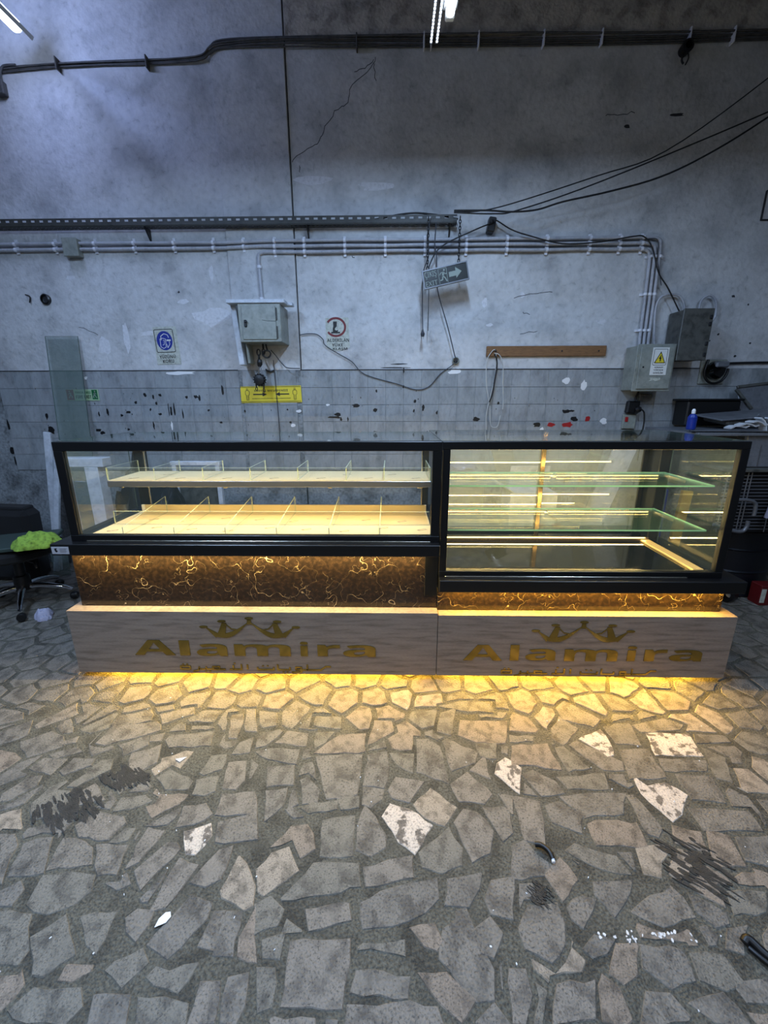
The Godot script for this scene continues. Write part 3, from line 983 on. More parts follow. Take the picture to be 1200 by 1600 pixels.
	for q in all:
		var m: Material = M.stone_0
		match q[0]:
			0: m = M["stone_%d" % (rng.randi() % 4)]
			1: m = M.stone_4
			2: m = M.stone_5
			3: m = M.stone_white if polys.has(q) else M.stone_3
			4: m = M.stone_4
		var sh := Sh.new()
		slab(sh, q[1])
		obj("stone", sh, m, f)
	var heap := Sh.new()
	for i in range(own, rest.size()):
		slab(heap, rest[i][1])
	var far := obj("far_stones", heap, M.stone_1, f)
	far.set_meta("kind", "stuff")


func shows(p: PackedVector2Array) -> float:
	var c := Vector2.ZERO
	for q in p: c += q / p.size()
	if c.y > -0.55: return 0.0
	var d := Vector3(c.x, -1.52, c.y).length()
	return poly_area(p) / (d * d * d)


func poly_area(p: PackedVector2Array) -> float:
	var a := 0.0
	for i in p.size():
		a += p[i].cross(p[(i + 1) % p.size()])
	return absf(a) * 0.5


# the side of the polygon that lies before the line through at
func half(p: PackedVector2Array, at: Vector2, dir: Vector2) -> PackedVector2Array:
	var out := PackedVector2Array()
	for i in p.size():
		var a := p[i]
		var b := p[(i + 1) % p.size()]
		var da := (a - at).dot(dir)
		var db := (b - at).dot(dir)
		if da <= 0.0: out.append(a)
		if (da < 0.0 and db > 0.0) or (da > 0.0 and db < 0.0):
			out.append(a.lerp(b, da / (da - db)))
	return out


# one worn stone: ragged outline, rounded arris, slightly uneven top
func slab(sh: Sh, poly: PackedVector2Array) -> void:
	var ring := PackedVector2Array()
	for i in poly.size():
		var a := poly[i]
		var b := poly[(i + 1) % poly.size()]
		var k := clampi(int(a.distance_to(b) / 0.035), 1, 4)
		for j in k:
			var p := a.lerp(b, float(j) / k)
			ring.append(p + Vector2(rng.randf_range(-1, 1), rng.randf_range(-1, 1)) * (0.0055 if j else 0.003))
	var top := rng.randf_range(0.0013, 0.0027)
	var inner := Geometry2D.offset_polygon(ring, -0.004)
	if inner.is_empty(): return
	var cap: PackedVector2Array = inner[0]
	var t := Geometry2D.triangulate_polygon(cap)
	for i in range(0, t.size(), 3):
		sh.tri(Vector3(cap[t[i]].x, top, cap[t[i]].y), Vector3(cap[t[i + 1]].x, top, cap[t[i + 1]].y), Vector3(cap[t[i + 2]].x, top, cap[t[i + 2]].y), Vector3.UP)
	# sloping sides from the cap down into the mortar
	var mid := Vector2.ZERO
	for p in cap: mid += p / cap.size()
	for i in cap.size():
		var a := cap[i]
		var b := cap[(i + 1) % cap.size()]
		var o := (b - a).orthogonal().normalized()
		if o.dot((a + b) * 0.5 - mid) < 0.0: o = -o
		var a2 := a + (a - mid).normalized() * 0.005
		var b2 := b + (b - mid).normalized() * 0.005
		sh.quad(Vector3(a.x, top, a.y), Vector3(b.x, top, b.y), Vector3(b2.x, -0.002, b2.y), Vector3(a2.x, -0.002, a2.y), Vector3(o.x, 0.6, o.y))


func floor_litter() -> void:
	# flat irregular crusts of tar and paint that stick to the paving
	for s in [[1.03, -1.06, 0.10, 0.10, "black scraped tar crust on the paving at the right, the largest"], [-1.24, -1.22, 0.12, 0.075, "dark tar smear on the paving at the far left"], [0.475, -0.965, 0.035, 0.04, "small black tar spot left of a pale six-sided stone"], [-1.10, -1.36, 0.10, 0.045, "narrow dark tar smear on the left, nearer the counter"]]:
		var sh := Sh.new()
		for k in 90:
			var a := rng.randf() * TAU
			var r := pow(rng.randf(), 0.75)
			crust(sh, s[0] + cos(a) * r * s[2], s[1] + sin(a) * r * s[3], rng.randf_range(0.012, 0.045) * s[2] / 0.1, rng.randf_range(0.003, 0.008) * s[2] / 0.1, rng.randf_range(-0.9, -0.5), 0.0029 + rng.randf() * 0.0009)
		tag(obj("tar_crust", sh, M.tar), s[4], "stain", "tar stuck to the paving")
	var wp := Sh.new()
	for s in [[0.60, 2], [0.64, 3], [0.69, 6], [0.72, 4], [0.79, 8], [0.83, 4], [0.88, 3]]:
		for k in s[1]:
			crust(wp, s[0] + rng.randf_range(-0.02, 0.02), -0.862 + rng.randf_range(-0.012, 0.012), rng.randf_range(0.002, 0.008), rng.randf_range(0.002, 0.005), rng.randf() * 3, 0.0036)
	var w := obj("white_paint_drips", wp, M.paint_white)
	tag(w, "row of small white paint drips on the paving at lower right", "stain")
	w.set_meta("kind", "stuff")
	# scraps
	var s1 := Sh.new().prism(V2([-0.016, -0.018, 0.012, -0.006, 0.020, 0.010, 0.012, 0.022, -0.002, 0.020, -0.014, 0.004]), 0.0, 0.0015, Transform3D(Basis(Vector3.RIGHT, -PI / 2), Vector3(-0.686, 0.005, -0.874)))
	tag(obj("paper_scrap", s1, M.paper), "white scrap with one rounded end, on the paving at lower left", "scrap", "white scraps on the paving")
	var s2 := Sh.new().prism(V2([-0.022, 0.0, 0.022, 0.012, 0.004, -0.014]), 0.0, 0.0015, Transform3D(Basis(Vector3.RIGHT, -PI / 2), Vector3(-0.918, 0.005, -1.451)))
	tag(obj("paper_scrap", s2, M.paper), "small white three-cornered scrap on the paving at left", "scrap", "white scraps on the paving")
	var bits := Sh.new()
	for k in 60:
		var z := rng.randf_range(-1.9, -0.7)
		crust(bits, rng.randf_range(-1.3, 1.5), z, rng.randf_range(0.0012, 0.004), rng.randf_range(0.001, 0.0025), rng.randf() * 3, 0.004)
	var bo := obj("crumbs", bits, M.paper)
	tag(bo, "fine white crumbs strewn over the paving", "crumbs")
	bo.set_meta("kind", "stuff")
	var hose := thing("hose_piece", "short bent piece of black hose with a pale end, on the paving", "hose", Vector3(0.53, 0.005, -1.08))
	obj("hose", Sh.new().tube(smooth([Vector3(0.505, 0.012, -1.11), Vector3(0.525, 0.016, -1.105), Vector3(0.545, 0.016, -1.085), Vector3(0.55, 0.012, -1.062)]), 0.0085, 10), M.plastic_black, hose)
	obj("end_tip", Sh.new().tube([Vector3(0.55, 0.012, -1.064), Vector3(0.549, 0.011, -1.052)], 0.006, 8), M.paper, hose)
	var glv := thing("rubber_strap", "black rubber strap lying at the lower right edge of the picture", "strap", Vector3(1.04, 0.005, -0.82))
	obj("loop", Sh.new().tube(smooth([Vector3(1.015, 0.012, -0.845), Vector3(1.03, 0.018, -0.85), Vector3(1.05, 0.014, -0.82), Vector3(1.075, 0.014, -0.79), Vector3(1.10, 0.012, -0.775)]), 0.012, 10), M.plastic_black, glv)
	obj("tail", Sh.new().tube(smooth([Vector3(1.02, 0.01, -0.835), Vector3(1.035, 0.012, -0.81), Vector3(1.06, 0.012, -0.78), Vector3(1.09, 0.01, -0.75)]), 0.008, 8), M.plastic_black, glv)


func crust(sh: Sh, x: float, z: float, rx: float, rz: float, turn: float, top: float) -> void:
	var poly := PackedVector2Array()
	for k in 8:
		var a := TAU * k / 8.0
		var q := Vector2(cos(a) * rx, sin(a) * rz).rotated(turn) * rng.randf_range(0.6, 1.15)
		poly.append(q)
	sh.prism(poly, -top, 0.0, Transform3D(Basis(Vector3.RIGHT, -PI / 2), Vector3(x, top, z)))


# ---------------------------------------------------------------- the two display counters
func counters() -> void:
	var warm := Color(1.0, 0.87, 0.54)
	var amber := Color(1.0, 0.77, 0.24)
	# ---- left unit: dry counter with a cream deck and one shelf
	var c := thing("display_counter", "long glass display counter at left, cream deck, tall dark marble front, oak plinth", "counter", Vector3(-0.755, 0, -2.4))
	plinth(c, -1.760, 0.2485, 0.4175, amber, 2.7)
	obj("marble_panel", Sh.new().bx(-1.715, 0.248, 0.4175, 0.738, -2.078, -2.060), M.marble, c)
	obj("marble_side", Sh.new().bx(-1.715, -1.700, 0.4175, 0.738, -2.80, -2.0785), M.marble, c)
	obj("black_filler", Sh.new().bx(0.178, 0.248, 0.493, 0.738, -2.0595, -2.050), M.black_satin, c)
	var ledge := obj("ledge", Sh.new().bx(-1.765, 0.248, 0.738, 0.800, -2.85, -1.995, 0.003), M.black, c)
	obj("maker_plate", Sh.new().bx(-1.758, -1.668, 0.747, 0.787, -1.995, -1.9935, 0.0005), M.plate, ledge)
	var mark := Sh.new().prism(V2([-1.742, 0.778, -1.728, 0.779, -1.733, 0.770, -1.725, 0.764, -1.735, 0.756, -1.741, 0.765]), -1.9936, -1.9930)
	for k in 4: mark.bx(-1.715, -1.682 + 0.004 * (k % 2), 0.757 + k * 0.006, 0.7585 + k * 0.006, -1.9936, -1.9931, 0.0)
	obj("plate_print", mark, M.print_black, ledge)
	led_strip("led_strip", Vector3(-1.70, 0.7345, -2.020), Vector3(0.17, 0.7345, -2.020), Vector3(0, -1, 0), warm, 2.2, M.glow_warm, c)
	frame(c, -1.685, 0.2475, 0.800, 0.834, 1.272, 1.318, 0.045, 0.0455)
	obj("light_line_strip", Sh.new().bx(-1.60, 0.20, 0.8002, 0.8062, -2.0448, -2.040, 0.001), M.alu, c)  # added metal strip standing for light leaking under the frame
	pane2("front_glass", -1.640, 0.202, 0.834, 1.272, -2.061, -2.055, c, M.glass)
	pane2("top_glass", -1.705, 0.2475, 1.309, 1.317, -2.70, -2.0785, c, M.glass)
	pane2("side_glass", -1.674, -1.668, 0.802, 1.308, -2.62, -2.078, c, M.glass)
	# deck with its raised back edge
	obj("deck", Sh.new().bx(-1.622, 0.222, 0.800, 0.820, -2.585, -2.082), M.film, c)
	obj("back_lip", Sh.new().bx(-1.622, 0.222, 0.800, 0.861, -2.600, -2.5855), M.film, c)
	var marks := Sh.new()
	for k in 17:
		film_mark(marks, Vector3(-1.54 + k * 0.107, 0.8203, -2.16 - 0.19 * (k % 2) - 0.03 * (k % 3)), 0.052)
	obj("film_marks", marks, M.film_print, c).set_meta("kind", "stuff")
	for s in [[-1.640, -1.572, -1.568], [0.197, 0.234, 0.192]]:
		var post := obj("back_post", Sh.new().bx(s[0], s[1], 0.820, 1.308, -2.65, -2.605, 0.003), M.black, c)
		obj("post_trim", Sh.new().bx(s[2] - 0.004, s[2] + 0.004, 0.822, 1.30, -2.615, -2.603, 0.001), M.alu, post)
	# glass dividers of the deck: a cross rail and plates that rise towards the back
	pane2("cross_rail", -1.606, 0.216, 0.8205, 0.898, -2.295, -2.286, c, M.glass)
	for x in [-1.440, -1.163, -0.887, -0.612, -0.332, -0.063]:
		divider(c, x, 0.8205, 0.860, 0.925, -2.100, -2.555)
	# shelf: steel lip, cream board, front glass and plates
	var lip := obj("shelf", Sh.new().bx(-1.612, 0.218, 1.040, 1.074, -2.62, -2.290, 0.002), M.steel, c)
	obj("shelf_liner", Sh.new().bx(-1.606, 0.214, 1.0742, 1.0772, -2.615, -2.297, 0.0008), M.film, lip)
	var mk2 := Sh.new()
	for k in 13:
		film_mark(mk2, Vector3(-1.5 + k * 0.137, 1.0775, -2.36 - 0.12 * (k % 2)), 0.05)
	obj("film_marks", mk2, M.film_print, lip).set_meta("kind", "stuff")
	pane2("shelf_front_glass", -1.612, 0.218, 1.0775, 1.149, -2.306, -2.297, c, M.glass)
	for x in [-1.609, -1.344, -1.067, -0.797, -0.527, -0.255, -0.042, 0.214]:
		divider(c, x, 1.0775, 1.149, 1.149, -2.306, -2.60)
	for x in [-1.55, -0.95, -0.35, 0.16]:
		obj("shelf_bracket", Sh.new().bx(x - 0.012, x + 0.012, 1.030, 1.040, -2.34, -2.31, 0.003), M.alu, c)
	led_strip("led_strip", Vector3(-1.62, 1.2705, -2.088), Vector3(0.19, 1.2705, -2.088), Vector3(0, -0.85, -0.5), warm, 0.62, M.glow_warm, c)
	led_strip("led_strip", Vector3(-1.60, 1.0385, -2.315), Vector3(0.20, 1.0385, -2.315), Vector3(0, -1, -0.1), warm, 0.36, M.glow_warm, c)
	sign_work(c, [["A", -1.423, -1.194, 0.151, 0.244], ["l", -1.169, -1.112, 0.151, 0.243], ["a", -1.075, -0.904, 0.148, 0.223], ["m", -0.865, -0.553, 0.150, 0.222], ["i", -0.500, -0.457, 0.151, 0.240], ["r", -0.405, -0.281, 0.152, 0.222], ["a", -0.264, -0.085, 0.150, 0.222]], -0.768, 0.0, -0.755)

	# ---- right unit: chilled counter with a black glass deck and two glass shelves
	var d := thing("chilled_counter", "shorter glass counter at right, black glass deck and two glass shelves", "counter", Vector3(1.04, 0, -2.4))
	plinth(d, 0.2515, 1.826, 0.4065, amber, 2.2)
	obj("marble_panel", Sh.new().bx(0.250, 1.772, 0.4065, 0.540, -2.075, -2.055), M.marble, d)
	obj("marble_side", Sh.new().bx(1.755, 1.772, 0.4065, 0.540, -2.80, -2.0755), M.marble, d)
	obj("ledge", Sh.new().bx(0.250, 1.830, 0.540, 0.607, -2.85, -1.995, 0.003), M.black, d)
	led_strip("led_strip", Vector3(0.29, 0.5365, -2.018), Vector3(1.75, 0.5365, -2.018), Vector3(0, -1, 0), Color(1.0, 0.79, 0.32), 1.7, M.glow_amber, d)
	frame(d, 0.2505, 1.732, 0.607, 0.640, 1.279, 1.318, 0.0385, 0.042)
	obj("joint_trim", Sh.new().bx(0.2505, 0.2535, 0.81, 1.275, -2.045, -2.041, 0.001), M.brass, d)
	obj("light_line_strip", Sh.new().bx(0.285, 1.55, 0.6072, 0.6135, -2.0448, -2.040, 0.001), M.alu, d)  # added strip, imitates the bright line of light on this ledge
	pane2("front_glass", 0.289, 1.690, 0.640, 1.279, -2.061, -2.055, d, M.glass)
	pane2("top_glass", 0.2505, 1.752, 1.309, 1.317, -2.84, -2.0785, d, M.glass)
	pane2("side_glass", 1.716, 1.722, 0.609, 1.308, -2.58, -2.078, d, M.glass)
	obj("inner_side", Sh.new().bx(0.2505, 0.2555, 0.609, 1.308, -2.845, -2.0785), M.black_satin, d)
	obj("deck", Sh.new().bx(0.256, 1.700, 0.607, 0.628, -2.845, -2.080), M.black_glass, d)
	# gold-lit profile round the deck
	obj("deck_trim", Sh.new().bx(1.605, 1.662, 0.628, 0.640, -2.575, -2.085, 0.002), M.gold_lit_trim, d)
	obj("deck_trim", Sh.new().bx(0.300, 1.662, 0.628, 0.652, -2.598, -2.5755, 0.002), M.brass, d)
	led_strip("led_strip", Vector3(0.30, 0.650, -2.574), Vector3(1.64, 0.650, -2.574), Vector3(0, 0.6, 1.0), warm, 0.16, M.glow_warm, d)
	led_strip("led_strip", Vector3(0.295, 0.632, -2.086), Vector3(1.60, 0.632, -2.086), Vector3(0, 1, -0.5), warm, 0.30, M.glow_warm, d)
	# shelves, each on a lit profile at its back
	for s in [[1.078, -2.126, -2.535, 0.9], [0.840, -2.120, -2.575, 0.9]]:
		pane2("shelf", 0.300, 1.660, s[0], s[0] + 0.008, s[2], s[1], d, M.shelf_glass)
		var rail := obj("shelf_rail", Sh.new().bx(0.292, 1.640, s[0] - 0.022, s[0] - 0.001, s[2] - 0.012, s[2] + 0.014, 0.002), M.brass, d)
		led_strip("led_strip", Vector3(0.30, s[0] - 0.012, s[2] + 0.0165), Vector3(1.62, s[0] - 0.012, s[2] + 0.0165), Vector3(0, -0.5, 1), warm, 0.38, M.glow_warm, rail, 0.014)
		led_strip("led_strip", Vector3(0.30, s[0] - 0.010, s[2] - 0.0145), Vector3(1.62, s[0] - 0.010, s[2] - 0.0145), Vector3(0, -0.3, -1), warm, 0.16, M.glow_warm, rail, 0.014)
		for x in [0.305, 0.97, 1.645]:
			obj("shelf_bracket", Sh.new().bx(x - 0.004, x + 0.004, s[0] - 0.018, s[0] - 0.0005, s[2], s[2] + 0.22, 0.001), M.black, d)
	led_strip("led_strip", Vector3(0.30, 1.2765, -2.088), Vector3(1.67, 1.2765, -2.088), Vector3(0, -0.9, -0.45), warm, 0.65, M.glow_warm, d)
	# sliding doors at the back
	for s in [[0.290, 1.030, -2.800], [0.998, 1.716, -2.822]]:
		var door := pane2("sliding_door", s[0] + 0.03, s[1] - 0.03, 0.66, 1.285, s[2] - 0.004, s[2], d, M.door_glass)
		for x in [s[0], s[1] - 0.03]:
			obj("door_stile", Sh.new().bx(x, x + 0.03, 0.63, 1.31, s[2] - 0.010, s[2] + 0.008, 0.002), M.brass if x > 0.9 and x < 1.02 else M.black, door)
		for y in [0.632, 1.285]:
			obj("door_rail", Sh.new().bx(s[0] + 0.0305, s[1] - 0.0305, y, y + 0.026, s[2] - 0.010, s[2] + 0.008, 0.002), M.black, door)
	obj("back_post", Sh.new().bx(1.655, 1.722, 0.628, 1.308, -2.66, -2.585, 0.003), M.black, d)
	obj("back_post", Sh.new().bx(0.256, 0.288, 0.628, 1.308, -2.66, -2.605, 0.003), M.black, d)
	obj("rear_side", Sh.new().bx(1.717, 1.722, 0.609, 1.308, -2.845, -2.6605), M.black_satin, d)
	sign_work(d, [["A", 0.394, 0.606, 0.134, 0.230], ["l", 0.648, 0.696, 0.135, 0.231], ["a", 0.732, 0.894, 0.137, 0.208], ["m", 0.943, 1.229, 0.135, 0.207], ["i", 1.279, 1.327, 0.137, 0.229], ["r", 1.373, 1.493, 0.138, 0.209], ["a", 1.507, 1.681, 0.139, 0.208]], 1.027, -0.010, 1.032)


# oak box that floats above a set-back foot, lit from beneath
func plinth(c: Node3D, x0: float, x1: float, top: float, col: Color, power: float) -> void:
	obj("oak_front", Sh.new().bx(x0, x1, 0.034, top - 0.0005, -2.018, -2.0, 0.001), M.oak, c)
	obj("oak_top", Sh.new().bx(x0, x1, top - 0.018, top, -2.85, -2.0182, 0.001), M.oak, c)
	for x in [[x0, x0 + 0.018], [x1 - 0.018, x1]]:
		obj("oak_side", Sh.new().bx(x[0], x[1], 0.034, top - 0.0185, -2.85, -2.0182, 0.001), M.oak, c)
	obj("foot", Sh.new().bx(x0 + 0.07, x1 - 0.07, 0.0, 0.092, -2.80, -2.165, 0.002), M.black_satin, c)
	obj("oak_bottom", Sh.new().bx(x0 + 0.018, x1 - 0.018, 0.080, 0.095, -2.164, -2.0185, 0.001), M.oak, c)
	led_strip("led_strip", Vector3(x0 + 0.08, 0.047, -2.161), Vector3(x1 - 0.08, 0.047, -2.161), Vector3(0, -0.35, 1), col, power, M.glow_amber, c)


func frame(c: Node3D, x0: float, x1: float, y0: float, y1: float, y2: float, y3: float, wl: float, wr: float) -> void:
	obj("bottom_frame", Sh.new().bx(x0, x1, y0, y1, -2.078, -2.045, 0.002), M.black, c)
	obj("top_frame", Sh.new().bx(x0, x1, y2, y3, -2.078, -2.045, 0.002), M.black, c)
	obj("side_frame", Sh.new().bx(x0, x0 + wl, y1, y2, -2.078, -2.0455, 0.002), M.black, c)
	obj("side_frame", Sh.new().bx(x1 - wr, x1, y1, y2, -2.078, -2.0455, 0.002), M.black, c)


# upright glass plate across the depth, its top rising from h0 at the front to h1 at the back
func divider(c: Node3D, x: float, y: float, h0: float, h1: float, z0: float, z1: float) -> void:
	var a := 0.0025
	var f := Sh.new()
	var e := Sh.new()
	var p := [Vector2(z0, y), Vector2(z0, h0), Vector2(z1, h1), Vector2(z1, y)]
	for s in [-1.0, 1.0]:
		f.quad(Vector3(x + s * a, p[0].y, p[0].x), Vector3(x + s * a, p[1].y, p[1].x), Vector3(x + s * a, p[2].y, p[2].x), Vector3(x + s * a, p[3].y, p[3].x), Vector3(s, 0, 0))
	var outs := [Vector3(0, 0, 1), Vector3(0, 1, 0), Vector3(0, 0, -1), Vector3(0, -1, 0)]
	for k in 4:
		var q: Vector2 = p[k]
		var r: Vector2 = p[(k + 1) % 4]
		e.quad(Vector3(x - a, q.y, q.x), Vector3(x + a, q.y, q.x), Vector3(x + a, r.y, r.x), Vector3(x - a, r.y, r.x), outs[k])
	var m := ArrayMesh.new()
	f.add_to(m)
	e.add_to(m)
	m.surface_set_material(0, M.glass)
	m.surface_set_material(1, M.glass_edge)
	var o := MeshInstance3D.new()
	o.mesh = m
	o.name = part_name(c, "divider")
	c.add_child(o)
	o.position = -world_of(c)


# the maker's stamp printed on protective film: a slanted outline and a bar
func film_mark(sh: Sh, at: Vector3, s: float) -> void:
	var xf := Transform3D(Basis(Vector3.UP, 0.5) * Basis(Vector3.RIGHT, -PI / 2), at)
	sh.stroke(V2([-s * 0.5, 0, s * 0.5, 0, s * 0.5, s * 0.32, -s * 0.1, s * 0.32]), s * 0.06, 0.0, 0.0004, xf, false)
	sh.prism(V2([-s * 0.5, s * 0.16, -s * 0.2, s * 0.16, -s * 0.2, s * 0.34, -s * 0.5, s * 0.34]), 0.0, 0.0004, xf)


# gold sheet sign on the plinth: seven letters, a crown above and a line of Arabic below
func sign_work(c: Node3D, glyphs: Array, cx: float, dy: float, ax: float) -> void:
	var xf := Transform3D(Basis.IDENTITY, Vector3(0, 0, -2.0))
	for q in glyphs:
		lettering("letter", q[0], q[1], q[2], q[3], q[4], 0.003, M.gold, c, xf)
	var cr := Sh.new()
	for b in [[-0.252, 0.328], [-0.150, 0.362], [0.0, 0.381], [0.152, 0.362], [0.252, 0.328]]:
		cr.prism(circle(cx + b[0], b[1] + dy, 0.023, 20, 0.0075), 0.0, 0.003, xf)
	for s in [-1.0, 1.0]:
		# swelling crescent from the middle point to the outer corner, then spikes to the balls
		var up := []
		var lo := []
		for k in 13:
			var t := k / 12.0
			var x := lerpf(0.012, 0.187, t)
			var y := 0.352 - 0.066 * sin(minf(1.0, t * 1.35) * PI * 0.5) - 0.006 * t
			var w := 0.004 + 0.017 * sin(t * PI * 0.85)
			up.append(Vector2(cx + s * x, y + dy + w * 0.4))
			lo.append(Vector2(cx + s * x, y + dy - w))
		lo.reverse()
		var poly := PackedVector2Array(up + lo)
		cr.prism(poly, 0.0, 0.003, xf)
		cr.prism(V2([cx + s * 0.187, 0.268 + dy, cx + s * 0.150, 0.352 + dy, cx + s * 0.125, 0.352 + dy, cx + s * 0.135, 0.288 + dy]), 0.0, 0.0028, xf)
		cr.stroke(V2([cx + s * 0.130, 0.345 + dy, cx + s * 0.100, 0.316 + dy, cx + s * 0.075, 0.312 + dy]), 0.006, 0.0, 0.0029, xf)
		cr.prism(V2([cx + s * 0.190, 0.262 + dy, cx + s * 0.178, 0.290 + dy, cx + s * 0.232, 0.322 + dy, cx + s * 0.238, 0.320 + dy]), 0.0, 0.0027, xf)
	cr.prism(V2([cx - 0.014, 0.344 + dy, cx + 0.014, 0.344 + dy, cx + 0.010, 0.372 + dy, cx - 0.010, 0.372 + dy]), 0.0, 0.0026, xf)
	obj("crown", cr, M.gold, c)
	# Arabic line, read from the right: strokes in a grid of 0.01 m
	var words := [
		[[[21.2, 3.2, 19.6, 3.2, 18.2, 1.0, 15.6, 1.0]], [[15.6, 1.0, 14.2, 1.0, 14.2, 4.4]], [[14.2, 1.0, 12.4, 1.0, 12.4, 2.6, 10.8, 2.6, 10.8, 1.0, 12.4, 1.0, 12.4, -0.4, 9.6, -0.6]], [[9.0, 2.6, 9.0, 1.0, 5.4, 1.0, 5.4, 4.4]], [[4.2, 2.6, 4.2, 1.0, -0.6, 1.0, -0.6, 2.6]]],
		[[[-3.6, 1.0, -3.6, 4.2]], [[-5.4, 4.4, -5.4, 1.0, -9.0, 1.0, -9.0, 1.0]], [[-7.8, 1.0, -7.8, 3.8]], [[-10.4, 1.0, -12.0, 1.0, -12.0, 2.6, -14.0, 2.6, -14.0, 1.0, -10.4, 1.0]], [[-14.0, 1.0, -16.0, 1.0, -16.0, 2.6]], [[-16.0, 1.0, -18.2, 1.0]], [[-18.0, 2.6, -18.4, 0.2, -20.0, -0.5]], [[-20.8, 1.0, -23.6, 1.0, -23.6, 2.8, -20.8, 2.8, -20.8, 1.0]]]]
	var ar := Sh.new()
	var y0 := 0.053 + dy
	for w in words:
		for s in w:
			var pts := PackedVector2Array()
			for k in range(0, s[0].size(), 2):
				pts.append(Vector2(ax + s[0][k] * 0.0188 + 0.022, y0 + s[0][k + 1] * 0.0100))
			ar.stroke(pts, 0.0092, 0.0, 0.003, xf)
	for q in [[8.2, -0.5], [7.0, -0.5], [2.4, 3.4], [1.0, 3.4], [-7.4, 4.9], [-15.0, -0.5], [-16.2, -0.5], [-21.6, 4.0], [-22.8, 4.0]]:
		ar.prism(circle(ax + q[0] * 0.0188 + 0.022, y0 + q[1] * 0.0100, 0.0065, 12, 0.0038), 0.0, 0.003, xf)
	obj("arabic_lettering", ar, M.gold, c).set_meta("kind", "stuff")


